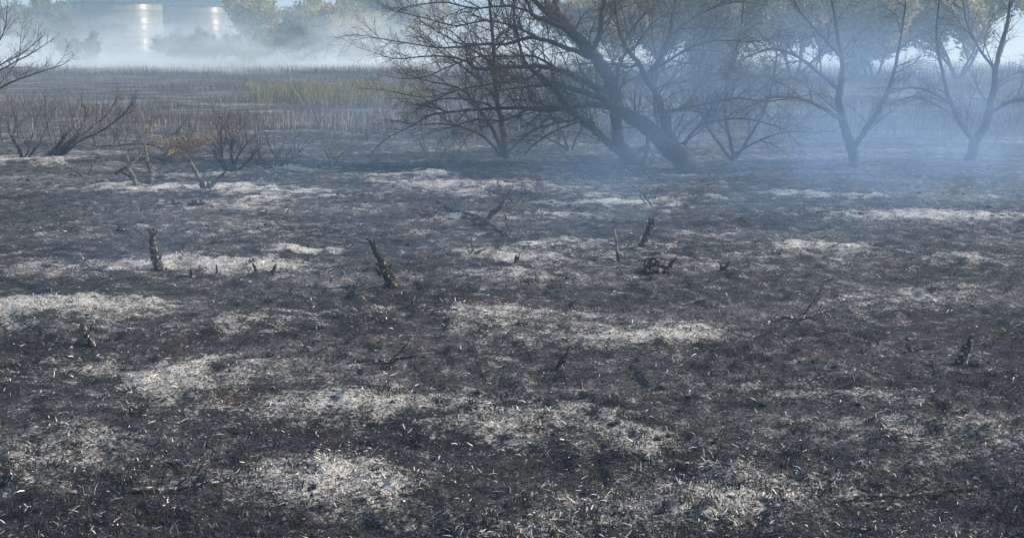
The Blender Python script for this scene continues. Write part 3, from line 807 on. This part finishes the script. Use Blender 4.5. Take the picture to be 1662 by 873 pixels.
# ------------------------------------------------------------------ burnt shrubs, stumps and fallen branches
def charred(name, label, cat, base, strokes, mat=M_CHAR, group=None, rough=.16, twigs=0, tl=(.1, .35), seed=1, sprout=None, sides=9):
    """strokes: (part name, [(px, py, width px, depth m)], material or None, splintered end)"""
    global rng
    rng = np.random.default_rng(seed)
    g = surf(*base); O = Vector((g.x, g.y, hz(g.x, g.y)))
    root = tag(empty(name, O), label, cat, group)
    tw = Acc(); ntw = 0
    for st in strokes:
        nm, pts = st[0], st[1]; mt = st[2] if len(st) > 2 and st[2] else mat; spl = st[3] if len(st) > 3 else True
        P, R = [], []
        for q in pts:
            Y = g.y + (q[3] if len(q) > 3 else 0.0)
            p = at(q[0], q[1], Y)
            if (name == "fallen_branch" and nm == "branch" and len(pts) >= 5) or nm == "log":      # lies on the ground all along
                p = surf(q[0], q[1] + q[2] * .4); Y = p.y; p.z += q[2] / ppm(Y) * .45 + (.012 if name == "fallen_branch" else 0)
            P.append(p); R.append(q[2] / ppm(Y) / 2)
        if abs(P[0].z - O.z) < .12: P[0].z = O.z - .03
        P, R = smooth_path(P, R, 5)
        a = Acc()
        big = max(R) > .018
        P = [p + Vector(rand_dir()) * R[i] * (.22 if 0 < i else 0) for i, p in enumerate(P)]
        R = [r * rng.uniform(.85, 1.15) for r in R]
        a.tube(P, R, sides if big else 6, rough if big else .08)
        if spl and big:                # splinters at the broken end, knots along the stem
            d = (P[-1] - P[-2]).normalized()
            for k in range(5):
                s_ = Vector(rand_dir()) * R[-1] * .7; L = R[-1] * rng.uniform(.8, 2.2)
                a.tube([P[-1] - d * R[-1] + s_, P[-1] + s_ + d * L * .5, P[-1] + s_ * 1.2 + d * L], [R[-1] * .4, R[-1] * .25, .0006], 5)
            for k in range(max(2, len(P) // 3)):
                i = rng.integers(1, len(P) - 1); s_ = Vector(rand_dir()); L = R[i] * rng.uniform(.5, 1.3)
                a.tube([P[i], P[i] + s_ * (R[i] + L * .4), P[i] + s_ * (R[i] + L) + Vector((0, 0, L * .3))], [R[i] * .5, R[i] * .3, R[i] * .06], 5)
        link(nm, a.build(nm, mt, not big, O), root)
        for k in range(twigs):
            i = rng.integers(len(P) // 3, len(P)); s_ = Vector(rand_dir()); s_.z = abs(s_.z) * .8 + .1
            d = ((P[i] - P[i - 1]).normalized() * .9 + s_).normalized()
            twig(tw, P[i], d, rng.uniform(*tl), min(R[i] * .5, .006) + .0012, 2, None, .1); ntw += 1
    if ntw:
        o = link("twigs", tw.build("twigs", M_TWIG, True, O), root); o["kind"] = 'stuff'
    if sprout:
        cx, cy, rx, ry, n, sz = sprout
        k = rng.normal(size=(n, 3)) * .45
        c = at(cx, cy, g.y); s_ = 1 / ppm(g.y)
        nc = 26; cl = rng.normal(size=(nc, 3)) * .5; ci = rng.integers(0, nc, n)
        k = cl[ci] + rng.normal(size=(n, 3)) * .16
        B = np.array(c)[None, :] + k * np.array([rx * s_, rx * s_ * .7, ry * s_])[None, :]
        B[:, 2] = np.maximum(B[:, 2], .05)
        ld = rng.normal(size=(n, 3)) + np.array([.5, 0, .1]); ld /= np.linalg.norm(ld, axis=1)[:, None]
        sd_ = np.cross(ld, rng.normal(size=(n, 3))); sd_ /= np.linalg.norm(sd_, axis=1)[:, None]
        L = rng.uniform(.5, 1.3, n)[:, None] * sz
        Q = np.stack([B, B + ld * L * .5 + sd_ * L * .18, B + ld * L, B + ld * L * .5 - sd_ * L * .18], 1)
        a = Acc(); a.quads(Q, np.clip(rng.random(nc)[ci] * .7 + rng.random(n) * .3, 0, 1))
        link("scorched_leaves", a.build("scorched_leaves", M_SCORCH, False, O), root)["kind"] = 'stuff'
    return root
G1 = "burnt shrubs on the blackened ground"; G2 = "charred stumps in the foreground"

charred("burnt_shrub", "low burnt shrub with one bent black stem, farthest left on the ash strip", "shrub", (42, 256), [
    ("stem", [(36, 256, 6, 0), (30, 240, 5), (22, 228, 4), (16, 214, 3), (14, 203, 1.5)]), ("stem", [(46, 256, 5, 0), (54, 246, 4), (62, 236, 3.4)]),
    ("stem", [(38, 254, 3, 0), (48, 240, 2), (40, 232, 1.4)])], M_CHAR, G1, seed=31, twigs=12, tl=(.15, .4))
charred("burnt_shrub", "burnt shrub of thick slanting black stems with long pale branches reaching right", "shrub", (84, 254), [
    ("stem", [(76, 254, 9, 0), (88, 244, 9), (98, 232, 7), (106, 219, 4)]), ("stem", [(84, 255, 9, 0), (100, 244, 8), (116, 231, 6.5), (128, 220, 4)]),
    ("stem", [(96, 252, 7, .2), (112, 243, 6), (122, 236, 3)]),
    ("branch", [(104, 236, 3, .4), (130, 210, 2.6, .6), (139, 190, 2.4, .8), (138, 175, 1.4, .8)]), ("branch", [(126, 224, 3, .4), (152, 205, 2.6, .7), (170, 190, 2, .9), (188, 165, 1.3, 1)]),
    ("branch", [(118, 234, 3, .2), (160, 215, 2.6, .2), (190, 195, 2.4, .2), (206, 180, 2, .2), (219, 166, 1.2, .3)]), ("branch", [(170, 212, 2, .2), (195, 190, 1.6, 0), (215, 182, 1.1, 0)])],
    M_CHAR, G1, seed=32, twigs=14, tl=(.2, .6))
charred("burnt_shrub", "small V of two black twigs just below the left ash strip", "shrub", (140, 287), [
    ("stem", [(136, 287, 3.5, 0), (124, 279, 3), (110, 271, 2)]), ("stem", [(141, 286, 5, 0), (147, 276, 3.4), (153, 262, 2), (156, 256, 1)]), ("stem", [(133, 286, 2.6, 0), (122, 285, 2), (112, 283, 1.4)])], M_CHAR2, G1, seed=33, twigs=1)
charred("burnt_shrub", "forked grey burnt stem with a short black log at its left", "shrub", (220, 298), [
    ("stem", [(222, 299, 9.10, 0), (217, 289, 7.80), (210, 277, 5.98), (208, 262, 4.42), (206, 250, 3.12), (212, 244, 1.82)]), ("branch", [(211, 268, 3.90, 0), (220, 260, 3.38), (228, 252, 2.60)], M_PALE),
    ("branch", [(213, 289, 3.90, 0), (204, 283, 3.38), (196, 280, 2.34)], M_CHAR), ("branch", [(187, 282, 4.68, .1), (196, 277, 5.20), (205, 272, 4.68)], M_CHAR)], M_GREY, G1, seed=34, twigs=1)
charred("burnt_shrub", "tall crooked burnt stem with a pale stripped middle, right beside the forked grey one", "shrub", (240, 298), [
    ("stem", [(236, 299, 11.70, 0), (244, 291, 10.40), (247, 282, 9.10), (242, 270, 7.80), (239, 260, 6.50), (237, 248, 4.68), (235, 236, 3.38), (236, 226, 2.08)], M_GREY)], M_GREY, G1, seed=35, twigs=3)
charred("burnt_shrub", "bold V-shaped burnt shrub, long left arm tipped pale, on the middle ash patch", "shrub", (335, 306), [
    ("stem", [(331, 306, 10.40, 0), (325, 292, 7.80), (318, 279, 6.50), (312, 267, 5.20), (305, 256, 2.60)], M_GREY), ("stem", [(337, 307, 10.40, 0), (346, 298, 7.80), (354, 290, 5.98), (362, 283, 3.90), (368, 279, 2.60)], M_GREY),
    ("stem", [(334, 305, 5.20, 0), (338, 296, 3.90), (336, 290, 2.08)])], M_GREY, G1, seed=36, twigs=1)
charred("burnt_shrub", "dark bushy burnt shrub with many fine twigs, behind the V-shaped one", "shrub", (378, 279), [
    ("stem", [(372, 279, 7, 0), (364, 266, 5), (360, 250, 4), (359, 230, 3), (358, 208, 2)]), ("stem", [(376, 279, 8, 0), (377, 262, 5), (374, 245, 4), (378, 228, 2.6)]),
    ("stem", [(384, 279, 6, 0), (396, 268, 4.4), (408, 258, 3), (414, 248, 1.8)]), ("stem", [(380, 278, 5, 0), (384, 258, 3.4), (394, 242, 2.4), (402, 230, 1.4)]), ("stem", [(370, 277, 4, 0), (356, 262, 3), (346, 250, 2)])],
    M_CHAR, G1, seed=37, twigs=16, tl=(.25, .6))
charred("scorched_shrub", "scorched shrub with orange brown leaves on long arching branches", "shrub", (262, 262), [
    ("stem", [(262, 263, 5, .8), (268, 250, 4, .8), (282, 238, 3, .7), (305, 228, 2, .6)]), ("branch", [(150, 236, 2, .6), (185, 237, 2.4, .6), (215, 234, 2.6, .6), (250, 236, 3, .7), (270, 248, 3, .8)]),
    ("branch", [(235, 236, 2, .5), (262, 226, 2, .5), (290, 214, 1.4, .5)]), ("branch", [(268, 250, 2.4, .8), (295, 246, 2, .8), (320, 250, 1.4, .8)])],
    M_CHAR2, G1, seed=38, twigs=8, tl=(.3, .7), sprout=(300, 237, 52, 24, 1700, .06))
charred("burnt_shrub", "faint scorched shrub with a few tan leaves, behind the dark bushy one", "shrub", (372, 232), [
    ("stem", [(370, 233, 4, 0), (366, 215, 3), (362, 200, 2), (356, 186, 1.2)]), ("stem", [(374, 233, 3, 0), (382, 214, 2.4), (390, 200, 1.4)])], M_CHAR2, G1, seed=39, twigs=6, tl=(.3, .7), sprout=(374, 205, 22, 20, 260, .06))
charred("burnt_shrub", "low burnt shrub with one pale stick slanting right, on the small ash ridge", "shrub", (445, 273), [
    ("stem", [(444, 273, 4, 0), (430, 262, 3), (418, 250, 2)]), ("stem", [(448, 272, 4, 0), (458, 268, 3.4), (466, 263, 3)]), ("branch", [(463, 265, 2.6, 0), (474, 257, 2.4), (485, 248, 2)], M_PALE),
    ("stem", [(446, 272, 3, 0), (448, 256, 2.4), (440, 244, 1.4)]), ("stem", [(440, 273, 3, 0), (424, 270, 2), (410, 262, 1.4)])], M_CHAR2, G1, seed=40, twigs=12, tl=(.2, .5))
charred("burnt_shrub", "small dim burnt shrub standing alone right of the small ash ridge", "shrub", (538, 271), [
    ("stem", [(537, 271, 4, 0), (534, 258, 3), (528, 246, 1.6)]), ("stem", [(540, 271, 3, 0), (547, 260, 2), (554, 250, 1.4)])], M_CHAR2, G1, seed=41, twigs=5, tl=(.2, .5))
charred("charred_debris", "reddish black charred log piece with an upright splinter on a pale ash patch", "charred wood", (308, 332), [
    ("log", [(301, 332, 6.75, 0), (312, 331, 9.45), (324, 330, 8.10), (332, 330, 4.05)]), ("splinter", [(283, 331, 5.40, 0), (281, 325, 2.70), (281, 320, 1.35)]), ("splinter", [(284, 331, 4.59, 0), (290, 329, 4.05), (295, 331, 2.70)])], M_CHAR, G1, seed=42, rough=.3)
charred("fallen_branch", "long thin fallen branch lying diagonally with a thick black stub rising from it", "branch", (790, 362), [
    ("branch", [(832, 388, 6.75, -2.0), (822, 382, 5.94, -1.8), (806, 372, 5.40, -1.0), (790, 360, 6.08, 0), (776, 354, 5.40, .2), (760, 349, 5.40, .6), (735, 341, 4.59, 1.4), (716, 330, 3.24, 2.2), (702, 317, 1.89, 3.0)], M_CHAR2, False),
    ("stub", [(789, 358, 9.45, 0), (798, 348, 9.45), (808, 340, 8.10), (815, 332, 6.75), (817, 326, 4.05)], M_CHAR),
    ("branch", [(788, 358, 3.24, 0), (778, 350, 2.70), (770, 342, 1.62)], M_PALE, False), ("branch", [(828, 381, 5.40, -1.8), (824, 368, 4.05, -1.8), (821, 352, 2.43, -1.7)], M_CHAR2, False)], M_CHAR2, "fallen branches", seed=43, twigs=3, tl=(.15, .4))
charred("burnt_twigs", "brushy tangle of pale thin twigs on the right end of the large ash patch", "twigs", (836, 330), [
    ("stem", [(838, 331, 4, 0), (830, 326, 3), (820, 317, 2.4), (808, 308, 1.4)], M_CHAR2), ("stem", [(840, 331, 3, 0), (846, 324, 2.4), (852, 318, 1.4)]), ("stem", [(842, 332, 3, 0), (856, 326, 2.4), (868, 318, 2), (875, 306, 1.2)]), ("stem", [(828, 332, 2.4, 0), (836, 341, 2.4, -.4), (848, 337, 1.6, -.4)])],
    M_PALE, G1, seed=44, twigs=8, tl=(.15, .4))
charred("burnt_twigs", "small hooked twig beside the lower end of the fallen branch", "twigs", (861, 387), [
    ("stem", [(854, 387, 2, 0), (860, 386, 2.6), (863, 382, 2.4), (863, 375, 1.2)])], M_CHAR2, G1, seed=45, twigs=2, tl=(.05, .15))
charred("burnt_twigs", "spray of fine burnt twigs left of the small lone stump in the ash", "twigs", (764, 412), [
    ("stem", [(762, 413, 3, 0), (760, 405, 2), (758, 399, 1.2)]), ("stem", [(766, 413, 3, 0), (775, 409, 3), (786, 405, 2)], M_CHAR), ("stem", [(760, 413, 2, 0), (770, 404, 1.4)])], M_CHAR2, G1, seed=46, twigs=4, tl=(.06, .2))
charred("charred_stump", "small lone stump with a thin spike, on the ash right of the twig spray", "stump", (841, 426), [
    ("stem", [(840, 427, 9, 0), (838, 421, 7), (839, 417, 4.5)], M_CHAR2), ("spike", [(840, 418, 3, 0), (843, 412, 2), (846, 407, 1)], M_CHAR2)], M_CHAR2, G2, seed=47)
charred("charred_stump", "tall leaning charred stump with a ragged top, on the bright ash at the left", "stump", (257, 438), [
    ("stem", [(260, 439, 18, 0), (256, 428, 15), (252, 416, 13), (249, 404, 12), (248, 392, 11), (249, 381, 10), (247, 375, 6)], M_CHAR2),
    ("spike", [(250, 384, 4, 0), (254, 378, 3), (255, 373, 1.4)], M_CHAR2), ("spike", [(248, 382, 4, 0), (243, 375, 3), (240, 371, 1.4)], M_CHAR), ("root", [(262, 436, 8, 0), (268, 438, 6), (278, 440, 2)], M_CHAR)], M_CHAR2, G2, seed=48, twigs=1, tl=(.04, .12), sides=12)
charred("charred_stump", "black hooked stump with a beak-like tip and brown burnt patches, bottom centre of the burn", "stump", (636, 466), [
    ("stem", [(640, 468, 24.48, 0), (632, 452, 19.44), (624, 436, 15.84), (618, 423, 11.52), (612, 411, 9.36), (607, 401, 8.64), (603, 394, 6.48)], M_CHAR, False),
    ("hook", [(608, 400, 5.76, 0), (602, 393, 4.68), (597, 389, 2.88), (593, 386.5, 0.86)], M_CHAR, False), ("spike", [(607, 400, 4.32, 0), (608, 394, 3.60), (607, 389, 2.16)], M_CHAR, False),
    ("knot", [(620, 430, 6.48, -.03), (613, 429, 5.04, -.04), (610, 425, 1.44, -.04)], M_CHAR, False), ("spike", [(630, 440, 5.76, 0), (634, 433, 4.32), (636, 427, 1.01)], M_CHAR, False), ("knot", [(618, 446, 6.48, -.02), (611, 438, 4.32, -.02), (608, 435, 1.08, -.02)], M_CHAR, False),
    ("root", [(646, 462, 10.08, 0), (656, 469, 7.20), (670, 473, 2.88)], M_CHAR, False), ("root", [(628, 462, 8.64, -.05), (616, 470, 5.76, -.1), (604, 475, 2.16, -.15)], M_CHAR, False)], M_CHAR, G2, seed=49, rough=.18, sides=12)
charred("charred_stump", "cut-topped dark stump leaning right with a thin pale stick at its left", "stump", (1044, 399), [
    ("stem", [(1041, 401, 15, 0), (1046, 391, 11), (1050, 380, 10), (1054, 371, 10), (1057, 363, 11)], M_CHAR, True), ("stick", [(1047, 383, 2.6, -.02), (1044, 372, 2.2, -.02), (1043, 360, 2.4, -.02), (1045, 352, 1.8, -.02)], M_PALE, False), ("root", [(1048, 397, 6, 0), (1055, 400, 4), (1064, 401, 2)], M_CHAR2, False)], M_CHAR, G2, seed=50)
charred("charred_stump", "thin pale burnt sapling above a short black stub, left of the cut-topped stump", "stump", (1005, 425), [
    ("stub", [(1008, 426, 9, 0), (1004, 418, 6), (1002, 410, 4)], M_CHAR), ("stem", [(1003, 414, 3.4, .05), (1001, 400, 5.6, .05), (999, 386, 5.2, .05), (996, 375, 4, .05), (994, 368, 2.4, .05)], M_PALE, False), ("twig", [(1000, 404, 1.8, 0), (994, 398, 1.6), (987, 393, 1.2)], M_CHAR2, False)], M_CHAR2, G2, seed=51)
charred("charred_root_clump", "tangled black clump of burnt roots and stubs in front of the cut-topped stump", "root clump", (1066, 440), [
    ("root", [(1040, 434, 5, 0), (1052, 431, 8), (1062, 429, 8), (1074, 432, 7), (1084, 437, 4)]), ("root", [(1054, 433, 6, 0), (1055, 425, 6), (1059, 420, 4), (1066, 423, 4), (1070, 430, 5)]),
    ("root", [(1068, 430, 7, -.05), (1070, 438, 7, -.1), (1073, 446, 5, -.15)]), ("root", [(1076, 432, 6, -.03), (1082, 440, 5, -.1), (1086, 445, 3, -.12)]), ("stub", [(1083, 434, 7, 0), (1089, 428, 6), (1094, 422, 4.5), (1098, 420, 2)]),
    ("root", [(1050, 431, 5, .05), (1046, 424, 3, .05), (1052, 419, 2, .05)]), ("root", [(1062, 432, 6, -.05), (1050, 439, 5, -.1), (1040, 441, 3, -.1)])], M_CHAR, G2, seed=52, rough=.3, twigs=1, tl=(.05, .15))
charred("charred_stump", "small black stub with one upturned horn, farthest right of the photographed stumps", "stump", (1176, 438), [
    ("stem", [(1170, 437, 6, 0), (1175, 436, 8), (1180, 433, 6), (1182, 428, 4), (1184, 424, 1.8)], M_CHAR, False), ("horn", [(1172, 437, 6, 0), (1170, 431, 3), (1169, 428, 1.4)], M_CHAR, False)], M_CHAR, G2, seed=53)
charred("charred_stub", "small black leaf-shaped stub left of its two-pronged neighbour on the ash", "stub", (414, 444), [
    ("stem", [(416, 445, 4, 0), (415, 438, 5.4), (412, 431, 4), (410, 426, 1.4)], M_CHAR, False)], M_CHAR, G2, seed=54)
charred("charred_stub", "small black two-pronged stub near the bottom left of centre", "stub", (444, 446), [
    ("stem", [(444, 448, 8, 0), (444, 441, 6), (446, 434, 5), (448, 428, 1.6)], M_CHAR, False), ("prong", [(443, 443, 4, 0), (440, 438, 1.6)], M_CHAR, False)], M_CHAR, G2, seed=55)
charred("charred_stub", "thin dark peg between the tall leaning stump and the leaf-shaped stub", "stub", (352, 445), [("stem", [(353, 446, 4, 0), (352, 437, 3.4), (351, 429, 2)], M_CHAR2, False)], M_CHAR2, G2, seed=56)
charred("charred_stub", "short blunt dark stub just right of the tall leaning stump", "stub", (312, 450), [("stem", [(313, 452, 9, 0), (311, 444, 7), (310, 437, 4)], M_CHAR2, False)], M_CHAR2, G2, seed=57)
charred("burnt_twigs", "forked burnt twig rising from the thin ash streak right of the fallen branch", "twigs", (1056, 334), [
    ("stem", [(1060, 335, 3.4, 0), (1054, 328, 3), (1048, 322, 2.4), (1045, 316, 1.6)], M_CHAR2), ("stem", [(1053, 327, 2, 0), (1044, 326, 1.4), (1040, 323, 1)], M_CHAR2)], M_CHAR2, G1, seed=58, twigs=4, tl=(.1, .3))
charred("burnt_twigs", "bent black stick with a pale one lying left of it, above the large ash patch", "twigs", (692, 275), [
    ("stem", [(690, 276, 3.4, 0), (692, 268, 3), (695, 261, 1.8)], M_CHAR), ("stick", [(663, 283, 3, -.5), (672, 276, 2.6, -.4), (684, 273, 2, -.3)], M_PALE, False), ("stick", [(722, 267, 3, 0), (728, 261, 3), (736, 258, 2)], M_CHAR, False)], M_CHAR, G1, seed=59)
charred("charred_lump", "round black charred tussock on the dark ground at the left", "tussock", (195, 374), [("clump", [(189, 374, 5, 0), (193, 372, 8), (199, 372, 7), (203, 374, 3)], M_CHAR, False)], M_CHAR, G1, seed=60, rough=.35, twigs=3, tl=(.04, .1))
for k, (x, y, lb) in enumerate([(431, 347, "tiny black peg below the long ash streak, left one of a pair"), (466, 347, "tiny black peg below the long ash streak, right one of a pair"),
                                (433, 366, "low dark charred tussock under the pair of tiny pegs"), (417, 374, "tiny dark peg beside the low charred tussock"),
                                (945, 346, "dark pebble-like lump in the charred band right of the fallen branch")]):
    charred("charred_stub", lb, "stub", (x, y), [("stem", [(x, y + 1, 4, 0), (x + 1, y - 3, 3.4), (x + 2, y - 7, 1.4)] if k != 2 and k != 4 else [(x - 7, y, 4, 0), (x, y - 1, 6), (x + 7, y, 3)], M_CHAR, False)], M_CHAR, G2, seed=61 + k, rough=.3)
charred("burnt_shrub", "hazy brown thicket of thin burnt stems behind the farthest left shrub", "shrub", (40, 232), [
    ("stem", [(x, 233, 2.4, 0), (x + d, 214, 2, .1), (x + 2 * d, 192, 1.2, .2)], M_CHAR2) for x, d in ((4, -4), (18, 5), (32, -3), (48, 6), (64, 8), (84, -5), (104, 7))], M_CHAR2, G1, seed=70, twigs=7, tl=(.3, .8))
charred("burnt_shrub", "low brown brush of thin stems between the slanting stems and the scorched shrub", "shrub", (185, 244), [
    ("stem", [(x, 245, 2, 0), (x + d, 232, 1.8, .1), (x + 2 * d, 220, 1.2, .2)], M_CHAR2) for x, d in ((160, -6), (178, 6), (198, -5), (214, 8))], M_CHAR2, G1, seed=71, twigs=7, tl=(.2, .6))
charred("burnt_shrub", "sparse reddish brush of thin stems left of the slim many-stemmed tree's foot", "shrub", (720, 246), [
    ("stem", [(x, 247, 2, 0), (x + d, 236, 1.8, .1), (x + 2 * d, 226, 1.2, .2)], M_CHAR2) for x, d in ((690, -6), (706, 5), (724, -5), (744, 7), (760, -4))], M_CHAR2, G1, seed=72, twigs=6, tl=(.15, .45))
# the same burnt ground going on past the photograph's edges
ext = [(150, 560, 1.0, -.5, "leaning black stump low at the left, ash all round it"), (905, 600, .8, .6, "short right-leaning black stump at lower centre"),
       (1560, 590, 1.2, .4, "stout black stump low at the right")]
for k, (x, y, s, ln, lb) in enumerate(ext):
    w = 16 * s; h = 34 * s
    charred("charred_stump", lb, "stump", (x, y), [
        ("stem", [(x, y + 3, w * 1.25, 0), (x + ln * h * .3, y - h * .35, w * .85), (x + ln * h * .7, y - h * .7, w * .7), (x + ln * h, y - h, w * .4)], M_CHAR if k % 2 else M_CHAR2),
        ("spike", [(x + ln * h * .5, y - h * .6, w * .4, 0), (x + ln * h * .5 + 6 * s, y - h * .85, w * .2), (x + ln * h * .5 + 9 * s, y - h, 1.5)], M_CHAR, False),
        ("root", [(x + w * .3, y - 2, w * .5, 0), (x + w * .9, y + 2, w * .35, -.03), (x + w * 1.5, y + 5, w * .12, -.05)], M_CHAR, False)], M_CHAR, G2, seed=80 + k, rough=.24, sides=12)
for k, (x, y, lb) in enumerate([(1290, 520, "curved fallen burnt branch at the right"), (620, 590, "thin fallen burnt branch below the hooked stump"), (260, 800, "thick fallen burnt branch in the lower left corner area"), (1450, 810, "forked fallen burnt branch in the lower right corner area")]):
    L = 60 + 20 * k
    charred("fallen_branch", lb, "branch", (x, y), [
        ("branch", [(x - L, y + 5, 7, -.1), (x - L * .4, y - 2, 8, 0), (x + L * .2, y - 3, 6, .1), (x + L * .7, y - 12, 4, .3), (x + L, y - 16, 2, .4)], M_CHAR2, False),
        ("branch", [(x + L * .1, y - 4, 4, .1), (x + L * .4, y - 22, 3, .1), (x + L * .55, y - 36, 1.6, .1)], M_CHAR2, False)], M_CHAR2, "fallen branches", seed=90 + k, twigs=3, tl=(.08, .3))

# ------------------------------------------------------------------ smoke and haze
def vol_mat(name, colr, dens, aniso, hetero=None):
    m = bpy.data.materials.new(name); m.use_nodes = True
    nt = m.node_tree; nt.nodes.clear()
    out = nt.nodes.new("ShaderNodeOutputMaterial"); v = nt.nodes.new("ShaderNodeVolumePrincipled")
    v.inputs["Color"].default_value = (*colr, 1); v.inputs["Density"].default_value = dens; v.inputs["Anisotropy"].default_value = aniso
    if hetero: nt.links.new(hetero(nt), v.inputs["Density"])
    nt.links.new(v.outputs[0], out.inputs["Volume"])
    return m
def box(name, lo, hi, mat):
    x0, y0, z0 = lo; x1, y1, z1 = hi
    V = np.array([[x, y, z] for x in (x0, x1) for y in (y0, y1) for z in (z0, z1)], float)
    F = np.array([[0, 1, 3, 2], [4, 6, 7, 5], [0, 4, 5, 1], [2, 3, 7, 6], [0, 2, 6, 4], [1, 5, 7, 3]])
    return link(name, mesh_np(name, V, F, mat))
tag(box("haze", (-1500, -60, -2.6), (1500, 1900, 28.0), vol_mat("haze_air", (.60, .82, 1.0), .0027, .1)), kind='stuff')

def bank(nt):
    tc = nt.nodes.new("ShaderNodeTexCoord"); sep = nt.nodes.new("ShaderNodeSeparateXYZ"); nt.links.new(tc.outputs["Object"], sep.inputs[0])
    x, y, z = sep.outputs
    mp = nt.nodes.new("ShaderNodeMapping"); mp.inputs["Scale"].default_value = (.12, .08, .42); nt.links.new(tc.outputs["Object"], mp.inputs[0])
    n = noise(nt, 1.0, 3, .6, mp.outputs[0], .6)
    low = math_(nt, 'POWER', 2.718, math_(nt, 'MULTIPLY', math_(nt, 'MAXIMUM', z, 0.0), -1.7))                 # thick near the ground
    high = mapr(nt, z, .8, 6.0, 1, 0)
    d = math_(nt, 'ADD', math_(nt, 'MULTIPLY', low, math_(nt, 'MULTIPLY', mapr(nt, n, .34, .62, .25, 1.0), .17)), math_(nt, 'MULTIPLY', high, math_(nt, 'MULTIPLY', mapr(nt, n, .42, .66), .058)))
    yy = math_(nt, 'ADD', y, math_(nt, 'MULTIPLY', math_(nt, 'SUBTRACT', n, .5), 50.0))
    e = math_(nt, 'MULTIPLY', math_(nt, 'MULTIPLY', mapr(nt, yy, 84, 104), mapr(nt, y, 78, 88)), mapr(nt, y, 150, 136))
    e = math_(nt, 'MULTIPLY', e, mapr(nt, z, 8.8, 6.5))
    return math_(nt, 'MULTIPLY', d, e)
s1 = tag(box("smoke", (-90, 77, -.5), (110, 151, 9), vol_mat("smoke_bank", (.93, .975, .98), .05, .2, bank)), "white smoke bank lying along the foot of the far trees and bins", "smoke", kind='stuff')
def plume(nt):
    tc = nt.nodes.new("ShaderNodeTexCoord"); sep = nt.nodes.new("ShaderNodeSeparateXYZ"); nt.links.new(tc.outputs["Object"], sep.inputs[0])
    x, y, z = sep.outputs
    mp = nt.nodes.new("ShaderNodeMapping"); mp.inputs["Scale"].default_value = (.42, .30, .62); nt.links.new(tc.outputs["Object"], mp.inputs[0])
    n = noise(nt, 1.0, 4, .62, mp.outputs[0], 1.2)
    d = mapr(nt, n, .38, .64, .12, 1.15)
    ex = math_(nt, 'MULTIPLY', mapr(nt, x, -.2, 3.8), mapr(nt, x, 13, 10))
    ey = math_(nt, 'MULTIPLY', mapr(nt, y, 15, 19), mapr(nt, y, 27, 24))
    ez = math_(nt, 'MULTIPLY', mapr(nt, z, -.3, .4), mapr(nt, z, 3.6, 2.0))
    core = math_(nt, 'MULTIPLY', math_(nt, 'MULTIPLY', d, .068), math_(nt, 'MULTIPLY', ex, math_(nt, 'MULTIPLY', ey, ez)))
    # a thin layer drifting along the ground, left of the plume too
    tx = math_(nt, 'MULTIPLY', mapr(nt, x, -7.5, -3), mapr(nt, x, 13, 10))
    ty = math_(nt, 'MULTIPLY', mapr(nt, y, 9, 15), mapr(nt, y, 46, 36))
    tz = math_(nt, 'MULTIPLY', mapr(nt, z, -.3, 0), mapr(nt, z, 1.5, .2))
    thin = math_(nt, 'MULTIPLY', math_(nt, 'MULTIPLY', mapr(nt, n, .38, .62, .1, 1.0), .024), math_(nt, 'MULTIPLY', tx, math_(nt, 'MULTIPLY', ty, tz)))
    return math_(nt, 'ADD', core, thin)
s2 = tag(box("smoke", (-7.6, 8.9, -.4), (13.1, 46.1, 3.7), vol_mat("smoke_plume", (.42, .66, 1.0), .05, .1, plume)), "thin blue smoke drifting across the leaning trunk at the right", "smoke", kind='stuff')
